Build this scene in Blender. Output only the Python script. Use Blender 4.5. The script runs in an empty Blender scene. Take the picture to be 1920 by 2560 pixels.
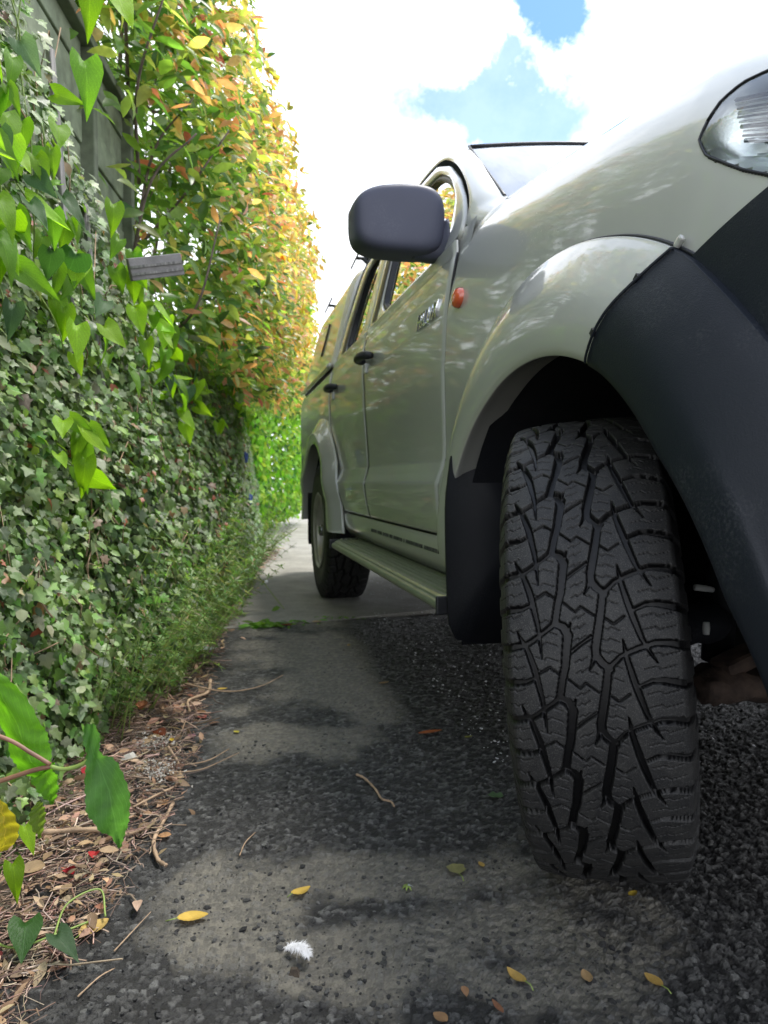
import bpy, bmesh, math, random
import numpy as np
from mathutils import Vector, Matrix

random.seed(7)
rng = np.random.default_rng(11)
R = math.radians
scene = bpy.context.scene
COL = scene.collection

# ------------------------------------------------------------------ camera
cam_data = bpy.data.cameras.new("camera")
cam = bpy.data.objects.new("camera", cam_data)
COL.objects.link(cam)
cam_data.sensor_fit = 'VERTICAL'
cam_data.sensor_height = 36.0
cam_data.sensor_width = 27.0
cam_data.lens = 24.9
cam_data.clip_start = 0.02
cam_data.clip_end = 900.0
cam.location = (0, 0, 0.697)
cam.rotation_euler = (R(90 - 2.5), 0, 0)
cam_data.dof.use_dof = True
cam_data.dof.focus_distance = 1.0
cam_data.dof.aperture_fstop = 8.5
scene.camera = cam

# ------------------------------------------------------------------ sky
SUN_EL, SUN_AZ = 66.0, 48.0         # azimuth measured from +Y (ahead) towards +X (right)
world = bpy.data.worlds.new("World")
scene.world = world
world.use_nodes = True
wt = world.node_tree
for nd in list(wt.nodes):
    wt.nodes.remove(nd)
W = wt.nodes.new
WL = wt.links.new
w_out = W('ShaderNodeOutputWorld')
w_bg = W('ShaderNodeBackground')
w_bg.inputs['Strength'].default_value = 0.1
WL(w_bg.outputs[0], w_out.inputs['Surface'])
sky = W('ShaderNodeTexSky')
sky.sky_type = 'NISHITA'
sky.sun_disc = False
sky.sun_elevation = R(SUN_EL)
sky.sun_rotation = R(SUN_AZ)
tc = W('ShaderNodeTexCoord')
nz = W('ShaderNodeTexNoise')
nz.inputs['Scale'].default_value = 3.4
nz.inputs['Detail'].default_value = 7.0
nz.inputs['Roughness'].default_value = 0.62
WL(tc.outputs['Generated'], nz.inputs['Vector'])
# warped direction
nz2 = W('ShaderNodeTexNoise')
nz2.inputs['Scale'].default_value = 7.0
nz2.inputs['Detail'].default_value = 8.0
nz2.inputs['Roughness'].default_value = 0.68
WL(tc.outputs['Generated'], nz2.inputs['Vector'])
vs = W('ShaderNodeVectorMath'); vs.operation = 'SUBTRACT'
WL(nz2.outputs['Color'], vs.inputs[0]); vs.inputs[1].default_value = (0.5, 0.5, 0.5)
vm = W('ShaderNodeVectorMath'); vm.operation = 'SCALE'
WL(vs.outputs[0], vm.inputs[0]); vm.inputs['Scale'].default_value = 0.20
va = W('ShaderNodeVectorMath'); va.operation = 'ADD'
WL(tc.outputs['Generated'], va.inputs[0]); WL(vm.outputs[0], va.inputs[1])


def wmath(op, a, b=None, clamp=False):
    m = W('ShaderNodeMath'); m.operation = op; m.use_clamp = clamp
    for i, v in enumerate((a, b)):
        if v is None:
            continue
        if isinstance(v, (int, float)):
            m.inputs[i].default_value = v
        else:
            WL(v, m.inputs[i])
    return m.outputs[0]


# openings in the cloud: direction, stretch along horizontal, radius, depth
def hole(d, rx, rz, amt):
    s = W('ShaderNodeVectorMath'); s.operation = 'SUBTRACT'
    WL(va.outputs[0], s.inputs[0]); s.inputs[1].default_value = Vector(d).normalized()
    m = W('ShaderNodeVectorMath'); m.operation = 'MULTIPLY'
    WL(s.outputs[0], m.inputs[0]); m.inputs[1].default_value = (1 / rx, 1 / rx, 1 / rz)
    l = W('ShaderNodeVectorMath'); l.operation = 'LENGTH'
    WL(m.outputs[0], l.inputs[0])
    v = wmath('SUBTRACT', 1.0, l.outputs['Value'])
    v = wmath('MULTIPLY', v, 2.2, clamp=True)
    return wmath('MULTIPLY', v, amt)


hs = [hole((0.165, 1.0, 0.512), 0.165, 0.062, 0.85),
      hole((-0.11, 1.0, 0.49), 0.05, 0.014, 0.35),
      hole((0.215, 1.0, 0.655), 0.075, 0.06, 1.0),
      hole((0.36, 1.0, 0.68), 0.10, 0.02, 0.6),
      hole((-0.13, 1.0, 0.585), 0.06, 0.018, 0.6),
      hole((-0.09, 1.0, 0.49), 0.04, 0.014, 0.4),
      hole((0.29, 1.0, 0.42), 0.08, 0.03, 0.45),
      hole((-0.75, -0.4, 0.55), 0.35, 0.12, 0.9),
      hole((0.8, -0.5, 0.7), 0.45, 0.2, 0.9),
      hole((-0.2, -0.7, 0.8), 0.3, 0.3, 0.8)]
tot = hs[0]
for h_ in hs[1:]:
    tot = wmath('MAXIMUM', tot, h_)
thin = W('ShaderNodeMapRange')
WL(nz.outputs['Fac'], thin.inputs['Value'])
thin.inputs['From Min'].default_value = 0.60
thin.inputs['From Max'].default_value = 0.78
thin.inputs['To Min'].default_value = 0.0
thin.inputs['To Max'].default_value = 0.35
tot = wmath('MAXIMUM', tot, thin.outputs[0])
# the cloud breaks up overhead
sepd = W('ShaderNodeSeparateXYZ')
WL(va.outputs[0], sepd.inputs[0])
ovh = W('ShaderNodeMapRange')
WL(sepd.outputs[2], ovh.inputs['Value'])
ovh.inputs['From Min'].default_value = 0.62
ovh.inputs['From Max'].default_value = 0.86
ovh.inputs['To Min'].default_value = 0.0
ovh.inputs['To Max'].default_value = 0.62
tot = wmath('MAXIMUM', tot, ovh.outputs[0])
skyc = W('ShaderNodeVectorMath'); skyc.operation = 'MULTIPLY'
WL(sky.outputs[0], skyc.inputs[0]); skyc.inputs[1].default_value = (0.75, 1.05, 1.25)
cl = W('ShaderNodeMix'); cl.data_type = 'RGBA'
cl.inputs['A'].default_value = (13.5, 13.8, 14.4, 1)
cl.inputs['B'].default_value = (9.0, 9.5, 10.6, 1)
mr = W('ShaderNodeMapRange')
WL(nz2.outputs['Fac'], mr.inputs['Value'])
mr.inputs['From Min'].default_value = 0.42; mr.inputs['From Max'].default_value = 0.62
WL(mr.outputs[0], cl.inputs['Factor'])
mx = W('ShaderNodeMix'); mx.data_type = 'RGBA'
WL(tot, mx.inputs['Factor'])
WL(cl.outputs['Result'], mx.inputs['A'])
WL(skyc.outputs[0], mx.inputs['B'])
WL(mx.outputs['Result'], w_bg.inputs['Color'])

# ------------------------------------------------------------------ sun
sd = bpy.data.lights.new("sun", 'SUN')
sd.energy = 2.4
sd.angle = R(14)
sd.color = (1.0, 0.955, 0.88)
sun = bpy.data.objects.new("sun", sd)
COL.objects.link(sun)
sv = Vector((math.sin(R(SUN_AZ)) * math.cos(R(SUN_EL)), math.cos(R(SUN_AZ)) * math.cos(R(SUN_EL)), math.sin(R(SUN_EL))))
sun.rotation_euler = sv.to_track_quat('Z', 'Y').to_euler()
sun.location = (2, 4, 12)

vsn = scene.view_settings
vsn.view_transform = 'Standard'
vsn.look = 'None'
vsn.exposure = 0.95
vsn.gamma = 1.0
vsn.use_curve_mapping = False
scene.cycles.max_bounces = 8
scene.cycles.transparent_max_bounces = 12
scene.cycles.use_denoising = True

# ------------------------------------------------------------------ node helpers
MATS = {}


class NB:
    """small node-tree builder"""
    def __init__(self, name):
        self.m = bpy.data.materials.new(name)
        self.m.use_nodes = True
        self.t = self.m.node_tree
        self.p = self.t.nodes['Principled BSDF']
        self.out = self.t.nodes['Material Output']
        MATS[name] = self.m

    def n(self, typ, **kw):
        nd = self.t.nodes.new(typ)
        for k, v in kw.items():
            setattr(nd, k, v)
        return nd

    def link(self, a, b):
        self.t.links.new(a, b)

    def set(self, node, **kw):
        for k, v in kw.items():
            key = k.replace('_', ' ')
            self.put(node.inputs[key], v)

    def put(self, sock, v):
        if hasattr(v, 'is_output') or isinstance(v, bpy.types.NodeSocket):
            self.link(v, sock)
        else:
            sock.default_value = v

    def coord(self, which='Object'):
        return self.n('ShaderNodeTexCoord').outputs[which]

    def noise(self, scale, detail=4, rough=0.55, vec=None, dist=0.0):
        nd = self.n('ShaderNodeTexNoise')
        nd.inputs['Scale'].default_value = scale
        nd.inputs['Detail'].default_value = detail
        nd.inputs['Roughness'].default_value = rough
        nd.inputs['Distortion'].default_value = dist
        self.link(vec or self.coord(), nd.inputs['Vector'])
        return nd.outputs['Fac']

    def ramp(self, fac, stops):
        nd = self.n('ShaderNodeValToRGB')
        el = nd.color_ramp.elements
        while len(el) < len(stops):
            el.new(0.5)
        for e, (p, c) in zip(el, stops):
            e.position = p
            e.color = (c, c, c, 1) if isinstance(c, (int, float)) else (*c, 1)
        self.link(fac, nd.inputs['Fac'])
        return nd.outputs['Color']

    def mix(self, fac, a, b, blend='MIX'):
        nd = self.n('ShaderNodeMix', data_type='RGBA', blend_type=blend)
        for s, v in ((nd.inputs['Factor'], fac), (nd.inputs['A'], a), (nd.inputs['B'], b)):
            if isinstance(v, tuple) and len(v) == 3:
                v = (*v, 1)
            self.put(s, v)
        return nd.outputs['Result']

    def math(self, op, a, b=0.0, clamp=False):
        nd = self.n('ShaderNodeMath', operation=op, use_clamp=clamp)
        self.put(nd.inputs[0], a); self.put(nd.inputs[1], b)
        return nd.outputs[0]

    def bump(self, h, strength=0.3, dist=0.01, normal=None):
        nd = self.n('ShaderNodeBump')
        nd.inputs['Strength'].default_value = strength
        nd.inputs['Distance'].default_value = dist
        self.link(h, nd.inputs['Height'])
        if normal:
            self.link(normal, nd.inputs['Normal'])
        return nd.outputs['Normal']


def basic(name, col, rough=0.5, metal=0.0, var=0.12, scale=30, bump=0.0, bscale=200, spec=0.5, coat=0.0):
    b = NB(name)
    f = b.noise(scale, 5)
    c2 = tuple(max(0, c * (1 - var)) for c in col)
    c1 = tuple(min(1, c * (1 + var)) for c in col)
    c = b.ramp(f, [(0.3, c2), (0.7, c1)])
    b.put(b.p.inputs['Base Color'], c)
    b.p.inputs['Roughness'].default_value = rough
    b.p.inputs['Metallic'].default_value = metal
    b.p.inputs['Specular IOR Level'].default_value = spec
    b.p.inputs['Coat Weight'].default_value = coat
    b.p.inputs['Coat Roughness'].default_value = 0.04
    if bump:
        b.put(b.p.inputs['Normal'], b.bump(b.noise(bscale, 3), bump, 0.002))
    return b.m


# ------------------------------------------------------------------ materials
def mk_paint():
    b = NB('champagne_paint')
    dirt = b.noise(9, 8, 0.65)
    spk = b.noise(160, 3, 0.6)
    dfac = b.math('MULTIPLY', b.ramp(dirt, [(0.5, 0.0), (0.68, 1.0)]), b.ramp(spk, [(0.55, 0.0), (0.72, 1.0)]))
    c = b.mix(b.noise(2.0, 3), (0.415, 0.425, 0.405), (0.46, 0.47, 0.45))
    c = b.mix(b.math('MULTIPLY', dfac, 0.5), c, (0.50, 0.46, 0.36))
    b.put(b.p.inputs['Base Color'], c)
    b.p.inputs['Metallic'].default_value = 0.18
    b.p.inputs['Roughness'].default_value = 0.42
    b.p.inputs['Coat Weight'].default_value = 1.0
    cr = b.math('ADD', b.math('MULTIPLY', dfac, 0.4), b.math('MULTIPLY', b.noise(5, 6, 0.7), 0.12))
    b.put(b.p.inputs['Coat Roughness'], cr)
    nrm = b.bump(b.noise(60, 2), 0.03, 0.002)
    b.put(b.p.inputs['Coat Normal'], nrm)


mk_paint()


def mk_plastic(name, col, rough, dust=0.25, bs=500, bstr=0.25):
    b = NB(name)
    d = b.math('MULTIPLY', b.ramp(b.noise(7, 6, 0.6), [(0.5, 0.0), (0.75, 1.0)]), b.ramp(b.noise(260, 2), [(0.45, 0.0), (0.7, 1.0)]))
    c = b.mix(b.noise(3, 4), tuple(x * 0.8 for x in col), tuple(x * 1.2 for x in col))
    c = b.mix(b.math('MULTIPLY', d, dust), c, (0.35, 0.36, 0.37))
    b.put(b.p.inputs['Base Color'], c)
    b.p.inputs['Roughness'].default_value = rough
    b.p.inputs['Specular IOR Level'].default_value = 0.3
    b.put(b.p.inputs['Normal'], b.bump(b.noise(bs, 2), bstr, 0.0015))


mk_plastic('black_bumper', (0.007, 0.010, 0.016), 0.5, 0.10)
mk_plastic('mirror_plastic', (0.060, 0.064, 0.095), 0.45, 0.12, 900, 0.1)
mk_plastic('flap_rubber', (0.006, 0.007, 0.011), 0.6, 0.04)
mk_plastic('seal_black', (0.015, 0.016, 0.02), 0.45, 0.1)
mk_plastic('liner_black', (0.007, 0.008, 0.012), 0.8, 0.08)


def mk_rubber():
    b = NB('tyre_rubber')
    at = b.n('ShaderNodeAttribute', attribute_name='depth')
    d = b.noise(30, 8, 0.7)
    dust = b.ramp(d, [(0.42, 0.0), (0.75, 1.0)])
    fine = b.ramp(b.noise(700, 2, 0.6), [(0.52, 0.0), (0.70, 1.0)])
    c = b.mix(b.noise(14, 5), (0.009, 0.0095, 0.011), (0.016, 0.0162, 0.017))
    c = b.mix(b.math('MULTIPLY', dust, 0.5), c, (0.046, 0.045, 0.042))
    c = b.mix(b.math('MULTIPLY', fine, 0.20), c, (0.28, 0.27, 0.25))
    c = b.mix(at.outputs['Fac'], c, (0.003, 0.003, 0.0035))  # groove floors and sipes darkened in colour, shade painted into the tread
    b.put(b.p.inputs['Base Color'], c)
    b.p.inputs['Specular IOR Level'].default_value = 0.32
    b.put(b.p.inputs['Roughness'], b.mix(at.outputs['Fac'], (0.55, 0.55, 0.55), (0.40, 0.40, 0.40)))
    b.put(b.p.inputs['Normal'], b.bump(b.noise(420, 4, 0.7), 0.35, 0.0012))


mk_rubber()


def mk_glass(name, tint, refl_boost=0.12):
    b = NB(name)
    b.t.nodes.remove(b.p)
    tr = b.n('ShaderNodeBsdfTransparent'); tr.inputs['Color'].default_value = (*tint, 1)
    gl = b.n('ShaderNodeBsdfGlossy'); gl.inputs['Roughness'].default_value = 0.01
    gl.inputs['Color'].default_value = (0.95, 0.97, 1, 1)
    lw = b.n('ShaderNodeFresnel'); lw.inputs['IOR'].default_value = 1.6
    f = b.math('ADD', lw.outputs[0], refl_boost, clamp=True)
    ms = b.n('ShaderNodeMixShader')
    b.link(f, ms.inputs[0]); b.link(tr.outputs[0], ms.inputs[1]); b.link(gl.outputs[0], ms.inputs[2])
    b.link(ms.outputs[0], b.out.inputs['Surface'])


mk_glass('side_glass', (0.30, 0.34, 0.32), 0.30)
mk_glass('windscreen_glass', (0.55, 0.62, 0.60), 0.22)
mk_glass('lamp_lens', (0.92, 0.95, 0.95), 0.03)
basic('lamp_silver', (0.80, 0.83, 0.84), 0.30, 0.85, 0.06, 40, 0.1, 200)

basic('chrome', (0.75, 0.76, 0.78), 0.12, 1.0, 0.03, bump=0.0)
basic('dark_chrome', (0.25, 0.26, 0.28), 0.2, 1.0, 0.05)
basic('step_alloy', (0.34, 0.36, 0.30), 0.34, 0.7, 0.12, 14, 0.15, 300)
basic('steel_wheel', (0.42, 0.41, 0.37), 0.4, 0.5, 0.2, 12, 0.1, 200)
basic('rust', (0.060, 0.040, 0.030), 0.85, 0.1, 0.5, 40, 0.9, 160)
basic('dark_metal', (0.03, 0.032, 0.036), 0.5, 0.5, 0.3, 30, 0.3, 200)
basic('white_tag', (0.62, 0.63, 0.60), 0.5, 0.0, 0.05)
basic('cabin_dark', (0.02, 0.021, 0.024), 0.8, 0, 0.2)
basic('seat_cloth', (0.05, 0.05, 0.055), 0.9, 0, 0.2, 60, 0.3, 400)
basic('orange_lens', (0.62, 0.10, 0.035), 0.15, 0, 0.1, coat=1.0)
basic('fence_green', (0.17, 0.20, 0.13), 0.85, 0, 0.35, 18, 0.5, 90)
basic('wood_grey', (0.25, 0.235, 0.235), 0.85, 0, 0.25, 25, 0.6, 120)
basic('fence_cap', (0.12, 0.14, 0.095), 0.9, 0, 0.3, 20, 0.4, 90)
basic('bark', (0.15, 0.115, 0.095), 0.9, 0, 0.35, 30, 0.6, 120)
basic('twig', (0.36, 0.25, 0.16), 0.85, 0, 0.35, 25, 0.5, 200)
basic('green_stem', (0.20, 0.28, 0.06), 0.5, 0, 0.2, 30)
basic('red_stem', (0.20, 0.10, 0.06), 0.5, 0, 0.3, 30)
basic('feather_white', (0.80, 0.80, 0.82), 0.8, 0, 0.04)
basic('blue_plastic', (0.06, 0.12, 0.50), 0.4, 0, 0.1)
basic('paper', (0.42, 0.40, 0.36), 0.8, 0, 0.15, 40, 0.4, 90)


def mk_wood_streak(name, c1, c2):
    b = NB(name)
    mp = b.n('ShaderNodeMapping'); mp.inputs['Scale'].default_value = (30, 30, 2)
    b.link(b.coord(), mp.inputs['Vector'])
    f = b.noise(4, 6, 0.65, mp.outputs[0])
    g = b.noise(6, 4)
    c = b.mix(b.ramp(f, [(0.35, 0.0), (0.65, 1.0)]), c1, c2)
    c = b.mix(b.math('MULTIPLY', b.ramp(g, [(0.5, 0.0), (0.7, 1.0)]), 0.6), c, (0.07, 0.10, 0.05))
    b.put(b.p.inputs['Base Color'], c)
    b.p.inputs['Roughness'].default_value = 0.85
    b.put(b.p.inputs['Normal'], b.bump(f, 0.6, 0.004))


mk_wood_streak('board_grey', (0.14, 0.135, 0.13), (0.34, 0.32, 0.31))


def mk_leaf(name, rough=0.4, transl=0.35, spec=0.5, vein=0.0, tgain=(1.5, 1.6, 0.8)):
    b = NB(name)
    at = b.n('ShaderNodeAttribute', attribute_name='col')
    c = at.outputs['Color']
    nzv = b.noise(45, 4)
    c = b.mix(0.5, c, b.mix(b.ramp(nzv, [(0.3, 0.55), (0.7, 1.35)]), (0, 0, 0), c, 'MULTIPLY')) if False else b.mix(1.0, c, b.ramp(nzv, [(0.3, 0.72), (0.7, 1.0)]), 'MULTIPLY')
    if vein:
        uv = b.n('ShaderNodeUVMap').outputs[0]
        sx = b.n('ShaderNodeSeparateXYZ'); b.link(uv, sx.inputs[0])
        ax = b.math('ABSOLUTE', sx.outputs[0])
        mid = b.ramp(ax, [(0.0, 1.0), (0.045, 0.0)])
        # side veins: stripes in (v - 0.55|u|)
        ph = b.math('SUBTRACT', sx.outputs[1], b.math('MULTIPLY', ax, 0.55))
        st = b.math('FRACT', b.math('MULTIPLY', ph, 7.0))
        st = b.math('ABSOLUTE', b.math('SUBTRACT', st, 0.5))
        sidev = b.ramp(st, [(0.0, 1.0), (0.07, 0.0)])
        net = b.n('ShaderNodeTexVoronoi', feature='DISTANCE_TO_EDGE'); net.inputs['Scale'].default_value = 18
        b.link(uv, net.inputs['Vector'])
        netf = b.ramp(net.outputs['Distance'], [(0.0, 0.35), (0.06, 0.0)])
        vf = b.math('MAXIMUM', b.math('MAXIMUM', mid, b.math('MULTIPLY', sidev, 0.7)), netf)
        c = b.mix(b.math('MULTIPLY', vf, vein), c, b.mix(1.0, c, (1.7, 1.5, 1.9), 'MULTIPLY'))
        b.put(b.p.inputs['Normal'], b.bump(vf, 0.35, 0.0015))
    b.put(b.p.inputs['Base Color'], c)
    b.p.inputs['Roughness'].default_value = rough
    b.p.inputs['Specular IOR Level'].default_value = spec
    tl = b.n('ShaderNodeBsdfTranslucent')
    b.put(tl.inputs['Color'], b.mix(1.0, c, (*tgain, 1), 'MULTIPLY'))
    ms = b.n('ShaderNodeMixShader'); ms.inputs[0].default_value = transl
    b.link(b.p.outputs[0], ms.inputs[1]); b.link(tl.outputs[0], ms.inputs[2])
    b.link(ms.outputs[0], b.out.inputs['Surface'])


mk_leaf('ivy_leaf', 0.36, 0.32, 0.7, 0.4)
mk_leaf('soft_leaf', 0.45, 0.58, 0.35, 0.85)
mk_leaf('photinia_leaf', 0.35, 0.60, 0.5)
mk_leaf('dead_leaf', 0.6, 0.2, 0.3, 0.35, (1.1, 1.0, 0.9))
mk_leaf('weed_leaf', 0.5, 0.45, 0.3)


def mk_ground(name, sandy=True):
    b = NB(name)
    co = b.coord()
    cell = b.n('ShaderNodeAttribute', attribute_name='cell').outputs['Fac']
    gap = b.n('ShaderNodeAttribute', attribute_name='gap').outputs['Fac']
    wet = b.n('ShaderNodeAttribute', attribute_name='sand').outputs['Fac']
    stone = b.ramp(cell, [(0.0, (0.022, 0.022, 0.024)), (0.5, (0.068, 0.067, 0.065)), (0.82, (0.112, 0.110, 0.106)), (0.99, (0.19, 0.19, 0.18))])
    fine = b.noise(260, 5, 0.7)
    stone = b.mix(1.0, stone, b.ramp(fine, [(0.3, 0.6), (0.7, 1.3)]), 'MULTIPLY')
    tar = b.mix(b.noise(90, 6, 0.75), (0.014, 0.014, 0.0145), (0.046, 0.044, 0.041))
    sand = b.mix(b.noise(320, 5, 0.8), (0.13, 0.120, 0.098), (0.36, 0.335, 0.275))
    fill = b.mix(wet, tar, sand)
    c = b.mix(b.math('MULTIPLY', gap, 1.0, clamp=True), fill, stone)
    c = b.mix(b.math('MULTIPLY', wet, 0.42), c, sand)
    # small bright grit
    grit = b.ramp(b.noise(900, 2, 0.5), [(0.68, 0.0), (0.76, 1.0)])
    c = b.mix(b.math('MULTIPLY', grit, 0.35), c, (0.30, 0.29, 0.27))
    b.put(b.p.inputs['Base Color'], c)
    b.put(b.p.inputs['Roughness'], b.mix(wet, (0.62, 0.62, 0.62), (0.9, 0.9, 0.9)))
    n1 = b.bump(b.noise(170, 7, 0.8), 1.0, 0.008)
    b.put(b.p.inputs['Normal'], n1)


mk_ground('asphalt')


def mk_simple_ground(name, c1, c2, sc, bs=120):
    b = NB(name)
    f = b.noise(sc, 8, 0.7)
    c = b.mix(b.ramp(f, [(0.35, 0.0), (0.65, 1.0)]), c1, c2)
    g = b.noise(bs, 6, 0.8)
    c = b.mix(1.0, c, b.ramp(g, [(0.3, 0.7), (0.7, 1.25)]), 'MULTIPLY')
    b.put(b.p.inputs['Base Color'], c)
    b.p.inputs['Roughness'].default_value = 0.85
    b.put(b.p.inputs['Normal'], b.bump(g, 0.6, 0.006))


mk_simple_ground('concrete', (0.21, 0.20, 0.175), (0.34, 0.325, 0.285), 3.0)
mk_simple_ground('soil', (0.035, 0.026, 0.018), (0.085, 0.062, 0.042), 12.0)
mk_simple_ground('far_ground', (0.30, 0.28, 0.24), (0.42, 0.40, 0.36), 1.5)


# ------------------------------------------------------------------ object helpers
def tag(o, label=None, cat=None, group=None, kind=None):
    if label: o['label'] = label
    if cat: o['category'] = cat
    if group: o['group'] = group
    if kind: o['kind'] = kind
    return o


def empty(name, loc=(0, 0, 0), rz=0.0, parent=None):
    o = bpy.data.objects.new(name, None)
    COL.objects.link(o)
    o.empty_display_size = 0.1
    o.location = loc
    o.rotation_euler = (0, 0, rz)
    if parent: o.parent = parent
    return o


def link_mesh(name, me, parent=None):
    o = bpy.data.objects.new(name, me)
    COL.objects.link(o)
    if parent: o.parent = parent
    return o


def np_mesh(name, verts, faces, mat, smooth=True, attrs=None, uv=None):
    """verts (N,3), faces (M,3) or (M,4) arrays -> mesh"""
    verts = np.asarray(verts, dtype=np.float32)
    faces = np.asarray(faces, dtype=np.int32)
    k = faces.shape[1]
    me = bpy.data.meshes.new(name)
    me.vertices.add(len(verts))
    me.vertices.foreach_set('co', verts.ravel())
    me.loops.add(faces.size)
    me.loops.foreach_set('vertex_index', faces.ravel())
    me.polygons.add(len(faces))
    me.polygons.foreach_set('loop_start', np.arange(0, faces.size, k, dtype=np.int32))
    me.polygons.foreach_set('loop_total', np.full(len(faces), k, dtype=np.int32))
    me.polygons.foreach_set('use_smooth', np.full(len(faces), smooth, dtype=bool))
    me.update(calc_edges=True)
    if attrs:
        for an, (typ, data) in attrs.items():
            if typ == 'c':
                a = me.attributes.new(an, 'FLOAT_COLOR', 'POINT')
                a.data.foreach_set('color', np.asarray(data, dtype=np.float32).ravel())
            else:
                a = me.attributes.new(an, 'FLOAT', 'POINT')
                a.data.foreach_set('value', np.asarray(data, dtype=np.float32).ravel())
    if uv is not None:
        ul = me.uv_layers.new(name='UVMap')
        ul.data.foreach_set('uv', np.asarray(uv, dtype=np.float32)[faces.ravel()].ravel())
    if isinstance(mat, str): mat = MATS[mat]
    me.materials.append(mat)
    return me


def mesh_obj(name, verts, faces, mat, parent=None, smooth=True, **kw):
    """faces may be mixed lists"""
    me = bpy.data.meshes.new(name)
    me.from_pydata([tuple(map(float, v)) for v in verts], [], [tuple(f) for f in faces])
    me.validate()
    me.update()
    if smooth:
        me.polygons.foreach_set('use_smooth', [True] * len(me.polygons))
    me.materials.append(MATS[mat] if isinstance(mat, str) else mat)
    return link_mesh(name, me, parent)


def grid_faces(nr, nc, close_c=False, close_r=False, mask=None):
    r = np.arange(nr if close_r else nr - 1)
    c = np.arange(nc if close_c else nc - 1)
    rr, cc = np.meshgrid(r, c, indexing='ij')
    r2 = (rr + 1) % nr; c2 = (cc + 1) % nc
    f = np.stack([rr * nc + cc, rr * nc + c2, r2 * nc + c2, r2 * nc + cc], -1).reshape(-1, 4)
    if mask is not None:
        f = f[mask.reshape(-1)]
    return f


def grid_obj(name, P, mat, parent=None, close_c=False, close_r=False, smooth=True, mask=None, thick=0.0):
    nr, nc = P.shape[:2]
    me = np_mesh(name, P.reshape(-1, 3), grid_faces(nr, nc, close_c, close_r, mask), mat, smooth)
    o = link_mesh(name, me, parent)
    if mask is not None:
        bm = bmesh.new(); bm.from_mesh(me)
        bmesh.ops.delete(bm, geom=[v for v in bm.verts if not v.link_faces], context='VERTS')
        bm.to_mesh(me); bm.free()
    if thick:
        md = o.modifiers.new('thickness', 'SOLIDIFY'); md.thickness = thick; md.offset = -1
    return o


def tube_geo(path, rads, n=8, cap=True):
    path = [Vector(p) for p in path]
    if not hasattr(rads, '__len__'): rads = [rads] * len(path)
    V, Fc = [], []
    up = Vector((0.13, 0.21, 0.97)).normalized()
    for i, p in enumerate(path):
        t = (path[min(i + 1, len(path) - 1)] - path[max(i - 1, 0)]).normalized()
        a = t.cross(up)
        if a.length < 1e-3: a = t.cross(Vector((1, 0, 0)))
        a.normalize(); b = t.cross(a)
        for k in range(n):
            an = 2 * math.pi * k / n
            V.append(p + (a * math.cos(an) + b * math.sin(an)) * rads[i])
    for i in range(len(path) - 1):
        for k in range(n):
            Fc.append((i * n + k, i * n + (k + 1) % n, (i + 1) * n + (k + 1) % n, (i + 1) * n + k))
    if cap:
        Fc.append(tuple(range(n))[::-1]); Fc.append(tuple((len(path) - 1) * n + k for k in range(n)))
    return V, Fc


def tube(name, path, rads, mat, parent=None, n=8):
    V, Fc = tube_geo(path, rads, n)
    return mesh_obj(name, V, Fc, mat, parent)


class Acc:
    """joins several small pieces into one mesh"""
    def __init__(self): self.V = []; self.F = []
    def add(self, V, Fc):
        o = len(self.V)
        self.V += list(V); self.F += [tuple(i + o for i in f) for f in Fc]
    def box(self, c, s, M=None):
        V = []
        for sx in (-.5, .5):
            for sy in (-.5, .5):
                for sz in (-.5, .5):
                    v = Vector((sx * s[0], sy * s[1], sz * s[2]))
                    if M: v = M @ v
                    V.append(v + Vector(c))
        self.add(V, [(0, 1, 3, 2), (4, 6, 7, 5), (0, 4, 5, 1), (2, 3, 7, 6), (0, 2, 6, 4), (1, 5, 7, 3)])
    def obj(self, name, mat, parent=None, smooth=False, bevel=0.0):
        o = mesh_obj(name, self.V, self.F, mat, parent, smooth)
        if bevel:
            md = o.modifiers.new('edge', 'BEVEL'); md.width = bevel; md.segments = 2; md.limit_method = 'ANGLE'
        return o


def smooth_curve(pts, n):
    """Catmull-Rom resample of an (m,k) polyline to n points, uniform in parameter"""
    p = np.asarray(pts, float)
    m = len(p)
    q = np.vstack([2 * p[0] - p[1], p, 2 * p[-1] - p[-2]])
    out = []
    for t in np.linspace(0, m - 1, n):
        i = min(int(t), m - 2); f = t - i
        a, b_, c, d = q[i], q[i + 1], q[i + 2], q[i + 3]
        out.append(0.5 * (2 * b_ + (c - a) * f + (2 * a - 5 * b_ + 4 * c - d) * f * f + (3 * b_ - a - 3 * c + d) * f ** 3))
    return np.array(out)


def resample(pts, n, closed=False):
    p = np.asarray(pts, float)
    if closed: p = np.vstack([p, p[:1]])
    d = np.r_[0, np.cumsum(np.linalg.norm(np.diff(p, axis=0), axis=1))]
    t = np.linspace(0, d[-1], n + 1)[:-1] if closed else np.linspace(0, d[-1], n)
    return np.stack([np.interp(t, d, p[:, k]) for k in range(p.shape[1])], 1)

# =================================================================== pickup truck
# local axes: +X runs from the nose to the tail, +Y is outward on the side we see, Z up
T_ANG = R(13.0)
ax_a = Vector((-math.sin(T_ANG), math.cos(T_ANG), 0))
ax_n = Vector((-math.cos(T_ANG), -math.sin(T_ANG), 0))
t_loc = Vector((0.41, 1.26, 0)) - 0.78 * ax_n
truck = empty('pickup_truck', t_loc, R(90) + T_ANG)
tag(truck, 'champagne silver double cab pickup truck with black bumper, parked on the asphalt beside the ivy', 'pickup truck')


def zs(u):
    return np.interp(u, [-0.95, -0.6, -0.28, -0.17, -0.04, 0.13, 0.35, 0.66, 0.8],
                     [0.99, 1.185, 1.300, 1.322, 1.345, 1.368, 1.397, 1.435, 1.45])


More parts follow.
